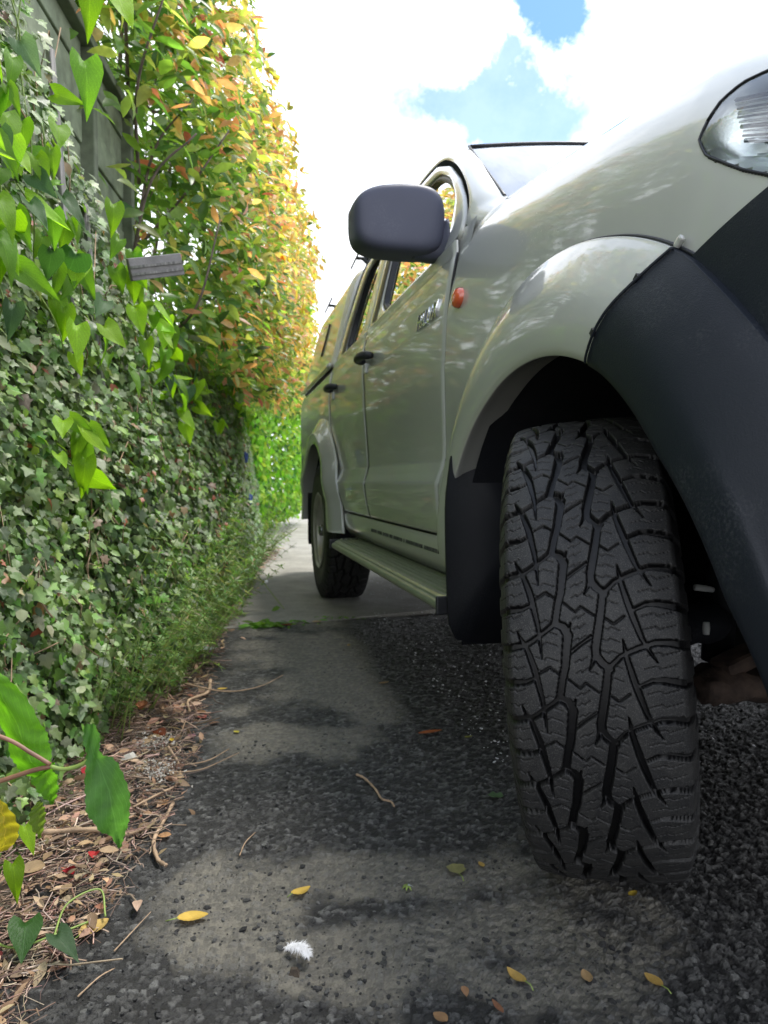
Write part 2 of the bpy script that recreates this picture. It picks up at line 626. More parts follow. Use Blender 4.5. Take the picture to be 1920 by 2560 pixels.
def wrap(u):
    return np.where(u < -0.30, 0.75 * (-0.30 - u) ** 2.0, 0.0)


def section(u, n=90):
    """fender cross-section at station u: (n,2) array of (v,z), bottom to shoulder"""
    s = float(zs(u)); w = float(wrap(u))
    h = s - 0.75
    pts = [(0.845, 0.45), (0.865, 0.58), (0.868, 0.75), (0.869, 0.75 + 0.33 * h), (0.866, 0.75 + 0.53 * h), (0.857, 0.75 + 0.69 * h),
           (0.838, 0.75 + 0.81 * h), (0.806, 0.75 + 0.905 * h), (0.765, 0.75 + 0.968 * h), (0.72, s)]
    p = smooth_curve(pts, n)
    p[:, 0] -= w
    return p


def S(u, z):
    p = section(u)
    return float(np.interp(z, p[:, 1], p[:, 0]))


def door_v(z):
    return np.interp(z, [0.50, 0.55, 0.60, 0.66, 0.69, 0.72, 0.755, 0.80, 1.0, 1.15, 1.23, 1.27, 1.30],
                     [0.835, 0.866, 0.876, 0.883, 0.884, 0.873, 0.862, 0.861, 0.868, 0.868, 0.863, 0.857, 0.850])


def glass_v(z):
    return 0.838 - 0.25 * (z - 1.30)


def mirrored(o):
    """the same panel on the far side of the truck"""
    c = o.copy()
    c.data = o.data.copy()
    COL.objects.link(c)
    c.parent = o.parent
    c.scale = (1, -1, 1)
    c.data.flip_normals()
    return c


PAINT = 'champagne_paint'
# ---- front fender ------------------------------------------------------------
us = np.linspace(-0.86, 0.672, 154)
NS = 90
P = np.zeros((len(us), NS, 3))
for i, u in enumerate(us):
    p = section(u, NS)
    uu = np.full(NS, u)
    if i == len(us) - 1:                      # shut line leans back towards the bonnet
        uu = np.interp(p[:, 1], [0.5, 1.0, 1.14, 1.25, 1.42], [0.722, 0.712, 0.69, 0.664, 0.675])
    P[i, :, 0] = uu; P[i, :, 1] = p[:, 0]; P[i, :, 2] = p[:, 1]
# spread the last columns to follow the shut line
for i in range(len(us) - 14, len(us) - 1):
    f = (i - (len(us) - 15)) / 14.0
    P[i, :, 0] = us[len(us) - 15] * (1 - f) + P[-1, :, 0] * f
f_ = np.clip((P[:, :, 0] - 0.45) / 0.22, 0, 1) ** 2
f_ *= np.clip((1.24 - P[:, :, 2]) / 0.1, 0, 1)
P[:, :, 1] = P[:, :, 1] * (1 - f_) + door_v(P[:, :, 2]) * f_
cu = 0.25 * (P[:-1, :-1] + P[1:, :-1] + P[:-1, 1:] + P[1:, 1:])


def lamp_region(u, z):
    # outline of the head lamp on the fender, (u,z)
    poly = LAMP
    inside = np.zeros(u.shape, bool)
    j = len(poly) - 1
    for i in range(len(poly)):
        xi, yi = poly[i]; xj, yj = poly[j]
        c = ((yi > z) != (yj > z)) & (u < (xj - xi) * (z - yi) / (yj - yi + 1e-12) + xi)
        inside ^= c
        j = i
    return inside


LAMP = [(-0.292, 1.150), (-0.285, 1.128), (-0.305, 1.100), (-0.37, 1.055), (-0.45, 1.010), (-0.60, 0.935), (-0.74, 0.89),
        (-0.80, 0.93), (-0.72, 1.035), (-0.60, 1.100), (-0.48, 1.150), (-0.40, 1.176), (-0.33, 1.181), (-0.305, 1.170)]
arch = ((cu[..., 0]) ** 2 + (cu[..., 2] - 0.40) ** 2) > 0.585 ** 2
seam_z = 0.975 + np.clip(-0.30 - cu[..., 0], 0, 9) * 0.42
bump_zone = (cu[..., 0] < -0.33) & (cu[..., 2] < seam_z - 0.03)
low_rear = cu[..., 2] > 0.50
LAMP = [(a - 0.028, b + 0.010) for a, b in LAMP]
lamp_in = lamp_region(cu[..., 0], cu[..., 2])
mask = arch & ~bump_zone & low_rear & ~lamp_in
fender = grid_obj('fender', P, PAINT, truck, mask=mask)
mirrored(fender)


# fender vertices near the lamp edge are hidden under the lamp gasket
def on_side(u, z, off=0.0):
    return (u, S(u, z) + off, z)


# ---- bonnet -------------------------------------------------------------------
ub = np.linspace(-0.86, 0.63, 40)
B = np.zeros((40, 25, 3))
for i, u in enumerate(ub):
    vv = np.linspace(0.717 - float(wrap(u)), -(0.717 - float(wrap(u))), 25)
    t = np.abs(vv) / 0.717
    B[i, :, 0] = u - 0.03 * (1 - t ** 2)
    B[i, :, 1] = vv
    B[i, :, 2] = zs(u) + 0.003 + 0.055 * (1 - np.clip((t - 0.0), 0, 1) ** 2.2)
bonnet = grid_obj('bonnet', B, PAINT, truck)

# ---- front bumper cover (black) ----------------------------------------------
ubp = np.linspace(-0.90, -0.297, 50)
nb = 40
Bp = np.zeros((50, nb, 3))
for i, u in enumerate(ubp):
    top = 0.972 + max(0, -0.30 - u) * 0.42
    zz = np.linspace(0.45, top, nb)
    Bp[i, :, 0] = u
    Bp[i, :, 2] = zz
    for k, z in enumerate(zz):
        Bp[i, k, 1] = S(u, z) + 0.006 - 0.03 * max(0, (0.55 - z) / 0.1) ** 2 * 0.6
c4 = 0.25 * (Bp[:-1, :-1] + Bp[1:, :-1] + Bp[:-1, 1:] + Bp[1:, 1:])
bmask = ((c4[..., 0]) ** 2 + (c4[..., 2] - 0.40) ** 2) > 0.575 ** 2
bumper = grid_obj('bumper_side', Bp, 'black_bumper', truck, mask=bmask)
mirrored(bumper)
# front face across the nose
Nf = np.zeros((16, 31, 3))
for r_, z in enumerate(np.linspace(0.45, 1.0, 16)):
    vv = np.linspace(S(-0.90, z), -S(-0.90, z), 31)
    t = np.abs(vv) / S(-0.90, z)
    Nf[r_, :, 0] = -0.90 - 0.16 * (1 - t ** 2) + 0.05 * (z - 0.7) ** 2
    Nf[r_, :, 1] = vv; Nf[r_, :, 2] = z
grid_obj('front_bumper', Nf, 'black_bumper', truck)
# grille with bars
a_ = Acc()
for k in range(6):
    a_.box((-0.985, 0, 0.86 + k * 0.03), (0.02, 0.86, 0.010))
a_.obj('grille', 'dark_chrome', truck)
# lip that turns under the bumper side
# ---- wheel arch flares ---------------------------------------------------------
def flare(name, uc, th0, th1, mat, prof, sidef, nth=90, step=True, endpinch=None):
    """prof: list of (radius, extra v). sidef(u,z) gives the body surface."""
    ths = np.linspace(R(th0), R(th1), nth)
    G = np.zeros((nth, len(prof), 3))
    for i, th in enumerate(ths):
        for k, (r, dv) in enumerate(prof):
            u = uc - math.cos(math.pi - th) * r * -1 * -1
            u = uc + math.cos(th) * r
            z = 0.40 + math.sin(th) * r
            G[i, k] = (u, sidef(u, max(z, 0.46), th, r) + dv, z)
    return grid_obj(name, G, mat, truck)


def fprof(r_out, r_in, bulge, n=14):
    pts = [(r_out, 0.0), (r_out, 0.010), (r_out - 0.004, 0.013), (r_out - 0.03, 0.028), (r_out - 0.08, bulge * 0.86),
           (r_in + 0.055, bulge), (r_in + 0.015, bulge * 0.98), (r_in, bulge * 0.90), (r_in - 0.002, bulge * 0.8), (r_in + 0.006, bulge * 0.4),
           (r_in + 0.016, -0.02)]
    q = smooth_curve(pts, 44)
    return [tuple(x) for x in q]


def side_front(u, z, th, r):
    return S(min(u, 0.67), z)


# painted part: from behind the wheel, over the top, to the black cap
def flare_front(name, th0, th1, mat, extra=0.0, nth=80, slant=0.0):
    ths = np.linspace(th0, th1, nth)
    pr = None
    G = []
    for th in ths:
        d = th
        rin = np.interp(d, [-20, 20, 60, 90, 115, 135, 160, 185], [0.60, 0.575, 0.53, 0.512, 0.497, 0.472, 0.468, 0.49])
        rout = np.interp(d, [-20, 20, 45, 70, 95, 116, 135, 160, 185], [0.71, 0.72, 0.725, 0.712, 0.685, 0.668, 0.64, 0.615, 0.63])
        bul = np.interp(d, [-20, 10, 60, 100, 130, 185], [0.045, 0.055, 0.062, 0.062, 0.055, 0.045]) + extra
        pr = fprof(rout, rin, bul)
        row = []
        for (r, dv) in pr:
            # the cut between paint and black runs slanted: outer edge further forward
            t = R(d + slant * (r - 0.5) / 0.17)
            u = math.cos(t) * r; z = 0.40 + math.sin(t) * r
            row.append((u, S(min(u, 0.67), max(z, 0.46)) + dv + (extra if dv > 0.005 else 0), z))
        G.append(row)
    return grid_obj(name, np.array(G), mat, truck)


fl = flare_front('wheel_arch_flare', 5, 110, PAINT, slant=6.5)
cap_ = flare_front('black_arch_cap', 110, 178, 'black_bumper', extra=0.004, nth=60)
# slant only the start of the cap so that it meets the painted flare
me = cap_.data
nprof = 44
co = np.zeros(len(me.vertices) * 3); me.vertices.foreach_get('co', co); co = co.reshape(60, nprof, 3)
for i in range(60):
    f = max(0, 1 - i / 22.0)
    for k in range(nprof):
        u, v, z = co[i, k]
        r = math.hypot(u, z - 0.40); t = math.atan2(z - 0.40, u)
        t2 = t + R(6.5 * (r - 0.5) / 0.17) * f
        co[i, k, 0] = math.cos(t2) * r; co[i, k, 2] = 0.40 + math.sin(t2) * r
me.vertices.foreach_set('co', co.ravel()); me.update()
for o in (fl, cap_): mirrored(o)
# thin rolled edge of the black cap against the paint
edge0 = [Vector(co[0, k]) + Vector((0.0, 0.003, 0)) for k in range(1, 30)]
tube('arch_cap_edge', edge0, 0.0022, 'black_bumper', truck, 6)
# bright little clip at the top of the cut
a_ = Acc(); a_.box((co[0, 0, 0] - 0.004, co[0, 0, 1] + 0.008, co[0, 0, 2] + 0.008), (0.018, 0.008, 0.010), Matrix.Rotation(R(35), 3, 'Y'))
a_.obj('flare_clip', PAINT, truck, bevel=0.003)
for k in (14, 22):
    p = co[0, k]
    a_ = Acc(); a_.box((p[0] + 0.004, p[1] + 0.002, p[2]), (0.010, 0.006, 0.008), Matrix.Rotation(R(40), 3, 'Y'))
    a_.obj('fixing_tab', 'seal_black', truck)
# rubber bead between flare and fender
bead = []
for th in np.linspace(20, 116, 60):
    rout = np.interp(th, [-20, 20, 45, 70, 95, 116], [0.71, 0.72, 0.725, 0.712, 0.685, 0.668]) + 0.002
    t = R(th + 6.5); u = math.cos(t) * rout; z = 0.40 + math.sin(t) * rout
    bead.append((u, S(min(u, 0.67), z) + 0.003, z))
tube('flare_bead', bead, 0.0028, 'seal_black', truck, 6)

# ---- wheel housing --------------------------------------------------------------
def liner(name, uc, r, th0, th1, v0, v1):
    ths = np.linspace(R(th0), R(th1), 40)
    vv = np.linspace(v0, v1, 8)
    G = np.zeros((40, 8, 3))
    for i, th in enumerate(ths):
        for k, v in enumerate(vv):
            rr = r + 0.012 * math.sin(th * 9) * (k > 1)
            G[i, k] = (uc + math.cos(th) * rr, v, 0.40 + math.sin(th) * rr)
    o = grid_obj(name, G, 'liner_black', truck)
    return o


for uc in (0.0, 3.085):
    l_ = liner('wheel_housing', uc, 0.555 if uc == 0 else 0.56, -12, 182, 0.875, 0.36)
    mirrored(l_)
    disc = [(uc + math.cos(t) * 0.56, 0.40, 0.40 + math.sin(t) * 0.56) for t in np.linspace(R(-12), R(182), 30)]
    mesh_obj('inner_wing', disc + [(uc, 0.40, 0.45)], [(i, i + 1, 30) for i in range(29)], 'liner_black', truck)

# ---- doors ------------------------------------------------------------------------
def panel(name, ufront, urear, z0, z1, mat=PAINT, nz_=110, nu_=60, vfun=door_v, hole_=None, parent=None):
    zz = np.linspace(z0, z1, nz_)
    G = np.zeros((nu_, nz_, 3))
    for k, z in enumerate(zz):
        a, b_ = ufront(z), urear(z)
        e = 0.006
        uu = np.linspace(a, b_, nu_)
        v = np.full(nu_, float(vfun(z)))
        # rolled edges at the shut lines
        v[0] -= 0.007; v[-1] -= 0.010
        v[1] -= 0.0006; v[-2] -= 0.001
        uu[1] = a + 0.0012; uu[-2] = b_ - 0.002
        uu[0] = a + 0.001; uu[-1] = b_ - 0.001
        G[:, k, 0] = uu; G[:, k, 1] = v; G[:, k, 2] = z
    # rolled bottom edge
    G[:, 0, 1] -= 0.01
    m = None
    if hole_ is not None:
        c = 0.25 * (G[:-1, :-1] + G[1:, :-1] + G[:-1, 1:] + G[1:, 1:])
        m = hole_(c)
    return grid_obj(name, G, mat, parent or truck, mask=m)


belt = lambda u: np.interp(u, [0.66, 0.9, 1.3, 2.9], [1.285, 1.30, 1.325, 1.335])
fr_line = lambda z: float(np.interp(z, [0.5, 1.0, 1.14, 1.25, 1.42], [0.727, 0.717, 0.695, 0.670, 0.68]))
b_line0 = lambda z: float(np.interp(z, [0.5, 0.75, 1.3], [1.70, 1.76, 1.865]))
b_line1 = lambda z: b_line0(z) + 0.006


def rear_edge(z):
    # rear door is cut around the rear wheel arch
    return float(np.interp(z, [0.50, 0.60, 0.72, 0.85, 1.0, 1.15, 1.32], [2.27, 2.36, 2.52, 2.66, 2.75, 2.79, 2.79]))


front_door = panel('front_door', fr_line, b_line0, 0.545, 1.335)
rear_door = panel('rear_door', b_line1, rear_edge, 0.545, 1.335)
for o in (front_door, rear_door):
    mirrored(o)


# shoulder ledge between door skin and glass; painted upper door frames
def ledge(name, u0, u1, parent, n=30):
    uu = np.linspace(u0, u1, n)
    G = np.zeros((n, 7, 3))
    for i, u in enumerate(uu):
        pts = smooth_curve([(0.8515, 1.297), (0.8495, 1.315), (0.8460, 1.332), (0.8410, 1.345), (0.8350, 1.355), (0.829, 1.361)], 7)
        for k in range(7):
            G[i, k] = (u, pts[k][0], pts[k][1])
    return grid_obj(name, G, PAINT, parent)


def ring(name, outer, inner, mat, parent, n=90, vout=0.0, vin=-0.012, round_=0.006):
    """frame between two closed outlines on the tumblehome plane"""
    def prep(pl):
        q = resample(pl, n, True)
        return q
    c = np.mean(np.asarray(inner), 0)
    def polar(pl):
        q = resample(pl, 720, True)
        an = np.arctan2(q[:, 1] - c[1], (q[:, 0] - c[0]) * 0.5)
        o_ = np.argsort(an)
        an = an[o_]; q = q[o_]
        t = np.linspace(-math.pi, math.pi, n + 1)[:-1]
        return np.stack([np.interp(t, an, q[:, 0], period=2 * math.pi), np.interp(t, an, q[:, 1], period=2 * math.pi)], 1)
    a, b_ = polar(outer), polar(inner)
    G = np.zeros((n, 7, 3))
    fs = [(0.0, -0.012), (0.0, -0.002), (0.10, 0.0), (0.5, 0.002), (0.90, 0.0), (1.0, -0.003), (1.0, -0.018)]
    for i in range(n):
        for k, (f, dv) in enumerate(fs):
            p = a[i] * (1 - f) + b_[i] * f
            G[i, k] = (p[0], glass_v(p[1]) + 0.010 + vout + dv, p[1])
    return grid_obj(name, G, mat, parent, close_r=True)


def rounded(pl, n=120, k=2):
    p = np.asarray(pl, float)
    for _ in range(k):
        q = []
        for i in range(len(p)):
            a, b_ = p[i], p[(i + 1) % len(p)]
            q += [a * 0.85 + b_ * 0.15, a * 0.15 + b_ * 0.85]
        p = np.array(q)
    return p


def glass_pane(name, outline, off, mat, parent):
    pl = resample(rounded(outline), 60, True)
    c = pl.mean(0)
    V = [(c[0], glass_v(c[1]) + off, c[1])] + [(p[0], glass_v(p[1]) + off, p[1]) for p in pl]
    Fc = [(0, i + 1, (i + 1) % 60 + 1) for i in range(60)]
    return mesh_obj(name, V, Fc, mat, parent, smooth=False)


Z0 = 1.352
win_f = [(0.835, Z0), (1.715, Z0), (1.745, 1.765), (1.45, 1.762), (1.17, 1.722), (0.985, 1.632), (0.86, 1.525), (0.825, 1.43)]
frame_f = [(0.700, 1.340), (1.868, 1.340), (1.868, 1.812), (1.50, 1.807), (1.235, 1.772), (1.045, 1.692), (0.875, 1.582), (0.760, 1.485), (0.708, 1.425), (0.690, 1.372)]
win_r = [(2.04, Z0), (2.50, Z0), (2.48, 1.50), (2.40, 1.67), (2.32, 1.762), (2.04, 1.762)]
frame_r = [(1.876, 1.340), (2.785, 1.340), (2.70, 1.55), (2.56, 1.74), (2.46, 1.800), (1.876, 1.800)]


def shrink(pl, d):
    p = np.asarray(pl, float); c = p.mean(0)
    return [(x - np.sign(x - c[0]) * d, z - np.sign(z - c[1]) * d) for x, z in p]


for door, wf, ff, sy in ((front_door, win_f, frame_f, 1), (rear_door, win_r, frame_r, 1)):
    u0, u1 = ff[0][0], ff[1][0]
    led = ledge('belt_ledge', u0 + 0.0, u1 - 0.002, door)
    fr = ring('window_frame', ff, rounded(wf), PAINT, door)
    g = glass_pane('window_glass', wf, -0.010, 'side_glass', door)
    sl = ring('window_seal', rounded(wf), rounded(shrink(wf, 0.016)), 'seal_black', door, vout=-0.008)
    far = [o for o in truck.children if o.name.startswith(door.name + '.')][-1]
    for s_ in (led, fr, g, sl):
        c = s_.copy(); c.data = s_.data
        COL.objects.link(c); c.parent = far
# black band on the rear edge of the front door (B pillar applique)
G = np.zeros((2, 12, 3))
for k, z in enumerate(np.linspace(1.356, 1.74, 12)):
    for j, u in enumerate((1.725, 1.80)):
        G[j, k] = (u, glass_v(z) + 0.0145, z)
grid_obj('pillar_trim', G, 'seal_black', front_door)
# black band at the rear of the rear door glass
G = np.zeros((2, 12, 3))
for k, z in enumerate(np.linspace(1.358, 1.74, 12)):
    e = np.interp(z, [1.35, 1.50, 1.66, 1.74], [2.50, 2.47, 2.38, 2.30])
    for j, u in enumerate((e - 0.01, e + 0.075)):
        G[j, k] = (u, glass_v(z) + 0.0145, z)
grid_obj('quarter_trim', G, 'seal_black', rear_door)


for nm_, fn, d0 in (('front_shut_line', fr_line, -0.002), ('middle_shut_line', b_line0, 0.003), ('rear_shut_line', rear_edge, 0.004)):
    tube(nm_, [(fn(z) + d0, float(door_v(z)) - 0.0035, z) for z in np.linspace(0.55, 1.30, 40)], 0.0030, 'seal_black', truck, 6)


# door handles: black pull bars over a cup with a pale lock
def handle(door, u, z):
    v = float(door_v(z))
    path = [(u - 0.085, v + 0.004, z), (u - 0.07, v + 0.028, z + 0.002), (u - 0.03, v + 0.042, z + 0.004), (u + 0.03, v + 0.042, z + 0.004),
            (u + 0.06, v + 0.034, z + 0.002), (u + 0.085, v + 0.004, z)]
    path = smooth_curve(path, 18)
    V, Fc = tube_geo(path, [0.011, 0.014, 0.016, 0.017] + [0.018] * 10 + [0.017, 0.016, 0.014, 0.011], 10)
    h_ = mesh_obj('door_handle', V, Fc, 'seal_black', door)
    # lock cup
    a = Acc(); a.box((u + 0.05, v + 0.006, z - 0.032), (0.03, 0.012, 0.04))
    a.obj('lock_cap', 'white_tag', door, bevel=0.004)


handle(front_door, 1.72, 1.195)
handle(rear_door, 2.60, 1.185)

# badge lettering on the front door
def badge():
    cu_ = bpy.data.curves.new('badge', 'FONT')
    cu_.body = 'HILUX'
    cu_.size = 0.068
    cu_.extrude = 0.0035
    cu_.bevel_depth = 0.0004
    cu_.shear = 0.35
    cu_.space_character = 1.12
    o = bpy.data.objects.new('badge_tmp', cu_)
    COL.objects.link(o)
    bpy.context.view_layer.update()
    dg = bpy.context.evaluated_depsgraph_get()
    me_ = bpy.data.meshes.new_from_object(o.evaluated_get(dg))
    bpy.data.objects.remove(o)
    w = max(v.co.x for v in me_.vertices)
    for v in me_.vertices:
        x, y, zz = v.co
        # text reads from the tail towards the nose on this side
        u = 0.985 - x * (0.225 / w)
        z = 1.155 + y * 0.95
        v.co = (u, float(door_v(z)) + 0.003 + zz, z)
    me_.flip_normals()
    me_.materials.clear(); me_.materials.append(MATS['chrome'])
    link_mesh('badge', me_, front_door)


badge()

# side indicator on the fender
V = []
N_ = 24
for ring_i, (sc_, d) in enumerate(((1.0, 0.0), (0.98, 0.010), (0.8, 0.017), (0.4, 0.020))):
    for k in range(N_):
        t = 2 * math.pi * k / N_
        uu_ = 0.600 + 0.030 * sc_ * math.cos(t) * abs(math.cos(t)) ** 0.1
        zz_ = 1.163 + 0.026 * sc_ * math.sin(t)
        V.append((uu_, S(0.6, zz_) + d, zz_))
V.append((0.600, S(0.6, 1.163) + 0.021, 1.163))
Fc = [(r * N_ + k, r * N_ + (k + 1) % N_, (r + 1) * N_ + (k + 1) % N_, (r + 1) * N_ + k) for r in range(3) for k in range(N_)]
Fc += [(3 * N_ + k, 3 * N_ + (k + 1) % N_, 4 * N_) for k in range(N_)]
ind = mesh_obj('side_indicator', V, Fc, 'orange_lens', truck)

# ---- A pillar, roof, windscreen -----------------------------------------------------
gap = smooth_curve([(0.60, 0.815, 1.335), (0.675, 0.826, 1.375), (0.695, 0.812, 1.435), (0.745, 0.797, 1.495), (0.86, 0.773, 1.590), (1.03, 0.745, 1.700), (1.22, 0.728, 1.782), (1.48, 0.718, 1.822), (1.86, 0.716, 1.832)], 60)
scr = smooth_curve([(0.50, 0.735, 1.385), (0.60, 0.738, 1.428), (0.66, 0.728, 1.470), (0.78, 0.712, 1.560), (0.93, 0.690, 1.672), (1.075, 0.668, 1.768), (1.22, 0.650, 1.815), (1.48, 0.640, 1.852), (1.86, 0.636, 1.872)], 60)
G = np.zeros((60, 9, 3))
for i in range(60):
    for k in range(9):
        f = k / 8.0
        p = gap[i] * (1 - f) + scr[i] * f
        nrm_ = np.array([-0.35, 0.75, 0.55])
        G[i, k] = p + nrm_ * 0.016 * math.sin(math.pi * f)
G[:, 0, 1] -= 0.006
ap = grid_obj('windscreen_pillar', G, PAINT, truck); mirrored(ap)
# painted corner between wing, pillar and door frame
G = np.zeros((8, 8, 3))
for i, u in enumerate(np.linspace(0.60, 0.74, 8)):
    for k, z in enumerate(np.linspace(1.24, 1.375, 8)):
        G[i, k] = (u, glass_v(z) - 0.001, z)
grid_obj('wing_corner', G, PAINT, truck)
# roof skin
un = np.linspace(0, 1, 30)
G = np.zeros((30, 21, 3))
edge = [(1.075, 0.664, 1.770), (1.22, 0.650, 1.815), (1.48, 0.640, 1.854), (1.86, 0.636, 1.874), (2.4, 0.636, 1.88), (2.76, 0.64, 1.865)]
ed = smooth_curve(edge, 30)
for i in range(30):
    for k in range(21):
        t = -1 + 2 * k / 20
        G[i, k] = (ed[i, 0] - (0.055 * (1 - t * t) * max(0, 1 - i / 8)), ed[i, 1] * -t, ed[i, 2] + 0.030 * (1 - t * t))
grid_obj('roof', G, PAINT, truck)
rail = smooth_curve([(1.86, 0.716, 1.832), (2.3, 0.716, 1.836), (2.55, 0.722, 1.80), (2.70, 0.742, 1.70), (2.79, 0.79, 1.50), (2.80, 0.838, 1.335)], 30)
rail2 = smooth_curve([(1.86, 0.636, 1.874), (2.3, 0.636, 1.88), (2.62, 0.645, 1.87), (2.80, 0.70, 1.75), (2.81, 0.76, 1.5), (2.82, 0.83, 1.335)], 30)
G = np.stack([rail * (1 - f) + rail2 * f for f in (0, .25, .5, .75, 1)], 1)
rr_ = grid_obj('roof_rail', G, PAINT, truck); mirrored(rr_)
# windscreen, slightly curved
G = np.zeros((12, 25, 3))
for i in range(12):
    f = i / 11
    lo = np.array((0.615, 0.732, 1.433)); hi = np.array((1.075, 0.666, 1.772))
    e = lo * (1 - f) + hi * f
    for k in range(25):
        t = -1 + 2 * k / 24
        G[i, k] = (e[0] - 0.12 * (1 - t * t) * (1 - 0.4 * f), -t * e[1], e[2] + 0.028 * (1 - t * t))
ws = grid_obj('windscreen', G, 'windscreen_glass', truck)
tube('windscreen_seal', [G[0, 0] + (0, .004, .0)] + [G[i, 0] + (0, .006, .003) for i in range(12)] , 0.0045, 'seal_black', truck, 6)
tube('header_seal', [G[11, k] + (0.004, 0, .004) for k in range(25)], 0.006, 'seal_black', truck, 6)
# dotted black border of the glass
Gb = np.stack([G[:, k] + (0, 0, -0.002) for k in range(0, 2)], 1)
grid_obj('glass_border', Gb, 'seal_black', truck)

# cabin: dashboard, seats, head lining, back wall
a_ = Acc(); a_.box((0.98, 0, 1.20), (0.5, 1.40, 0.36)); a_.obj('dashboard', 'cabin_dark', truck, bevel=0.04)
a_ = Acc(); a_.box((1.80, 0, 0.62), (2.0, 1.5, 0.08)); a_.obj('cabin_floor', 'cabin_dark', truck)
a_ = Acc(); a_.box((2.77, 0, 1.12), (0.03, 1.5, 1.0)); a_.obj('cabin_back', 'cabin_dark', truck)
for y_ in (0.36, -0.36):
    a_ = Acc(); a_.box((1.62, y_, 0.86), (0.52, 0.5, 0.16)); a_.box((1.92, y_, 1.20), (0.14, 0.48, 0.62), Matrix.Rotation(R(14), 3, 'Y'))
    a_.box((2.01, y_, 1.60), (0.09, 0.26, 0.19))
    a_.obj('seat', 'seat_cloth', truck, bevel=0.04)
a_ = Acc(); a_.box((2.60, 0, 1.20), (0.14, 1.3, 0.62), Matrix.Rotation(R(12), 3, 'Y')); a_.obj('rear_bench', 'seat_cloth', truck, bevel=0.04)
th_ = [(0.30 * 0 + 1.18 + 0.10 * math.cos(t) * 0.4, 0.36 + 0.19 * math.cos(t), 1.33 + 0.17 * math.sin(t)) for t in np.linspace(0, 2 * math.pi, 25)]
tube('steering_wheel', th_, 0.014, 'cabin_dark', truck, 8)

# ---- mirror ------------------------------------------------------------------------
def superell(n, a, b_, e):
    t = np.linspace(0, 2 * math.pi, n, endpoint=False)
    return np.stack([a * np.sign(np.cos(t)) * np.abs(np.cos(t)) ** (2 / e), b_ * np.sign(np.sin(t)) * np.abs(np.sin(t)) ** (2 / e)], 1)


mir = empty('door_mirror', (0.90, 0.962, 1.437), 0, truck)
rings = [(0.02, 1.0), (0.35, 0.965), (0.62, 0.90), (0.82, 0.80), (0.93, 0.70), (0.98, 0.62)]
V, Fc = [], []
nn = 48
depth = 0.095
prof_m = [(-1.0, 0.45), (-0.985, 0.70), (-0.93, 0.86), (-0.80, 0.945), (-0.55, 0.985), (-0.1, 1.0), (0.12, 0.985), (0.15, 0.94)]
prof_m = smooth_curve(prof_m, 20)
for (x, s) in prof_m:
    sh = superell(nn, 0.136 * s, 0.098 * s, 4.2)
    for (y, z) in sh:
        # outer side a little lower, like the real shell
        zz_ = z * (1.0 - 0.16 * (y / 0.15) * (1 if z > 0 else 0.1)) + 0.0
        V.append((x * depth, y, zz_ - 0.02 * (y / 0.15) ** 2 * (1 if z > 0 else -0.2)))
L = len(prof_m)
for r in range(L - 1):
    for k in range(nn):
        Fc.append((r * nn + k, r * nn + (k + 1) % nn, (r + 1) * nn + (k + 1) % nn, (r + 1) * nn + k))
Fc.append(tuple(range(nn))[::-1])
mesh_obj('mirror_shell', V, Fc, 'mirror_plastic', mir)
sh = superell(nn, 0.135, 0.092, 3.6)
mesh_obj('mirror_glass', [(0.013, y, z) for y, z in sh], [tuple(range(nn))], 'chrome', mir, smooth=False)
# arm from the shell to the door
arm_path = smooth_curve([(-0.03, -0.045, -0.070), (-0.03, -0.08, -0.070), (-0.035, -0.112, -0.063), (-0.05, -0.138, -0.048)], 14)
V, Fc = [], []
for i, p in enumerate(arm_path):
    f = i / 13.0
    hh = 0.030 + 0.030 * f ** 2; dd = 0.028 + 0.02 * f
    for (x, z) in superell(16, dd, hh, 3):
        V.append((p[0] + x, p[1], p[2] + z))
for r in range(13):
    for k in range(16):
        Fc.append((r * 16 + k, r * 16 + (k + 1) % 16, (r + 1) * 16 + (k + 1) % 16, (r + 1) * 16 + k))
Fc.append(tuple(range(16))[::-1]); Fc.append(tuple(13 * 16 + k for k in range(16)))
mesh_obj('mirror_arm', V, Fc, 'mirror_plastic', mir)
a_ = Acc()
for dy in (0.0, 0.025):
    for k in range(1):
        vv_, ff_ = tube_geo([(-0.062, -0.083 - dy, -0.078 + dy * 0.3), (-0.05, -0.083 - dy, -0.078 + dy * .3)], 0.0065, 10)
        a_.add(vv_, ff_)
a_.obj('arm_screw', 'seal_black', mir)
# ---- head lamp -------------------------------------------------------------------------
lampo = empty('headlight', (0, 0, 0), 0, truck)
lp = resample(np.array(LAMP), 110, True)


def lamp_surface(name, off, scale, mat, wav=0.0, nr=90):
    c = np.array([-0.54, 1.05])
    G = []
    for j in range(nr):
        f = 1 - j / (nr - 1)
        row = []
        for k in range(110):
            p = c + (lp[k] - c) * f * scale
            bul = off * (1 - f ** 6) if off > 0 else off
            if off < 0:
                bul = off * (1 - f ** 8)
            w_ = wav * math.sin((p[0] * 0.42 - p[1]) * 620) * (1 - f ** 8) if wav else 0
            sv_ = S(p[0], p[1])
            row.append((p[0], sv_ + bul + w_, p[1] + (0.6 * bul if p[1] > 1.1 else 0)))
        G.append(row)
    return grid_obj(name, np.array(G), mat, lampo, close_c=True)


lamp_surface('lens', 0.005, 1.0, 'lamp_lens')
lamp_surface('reflector', -0.05, 0.985, 'lamp_silver', 0.0016)
tube('gasket', [on_side(p[0], p[1], 0.001) for p in np.vstack([lp, lp[:1]])], 0.0018, 'seal_black', lampo, 6)
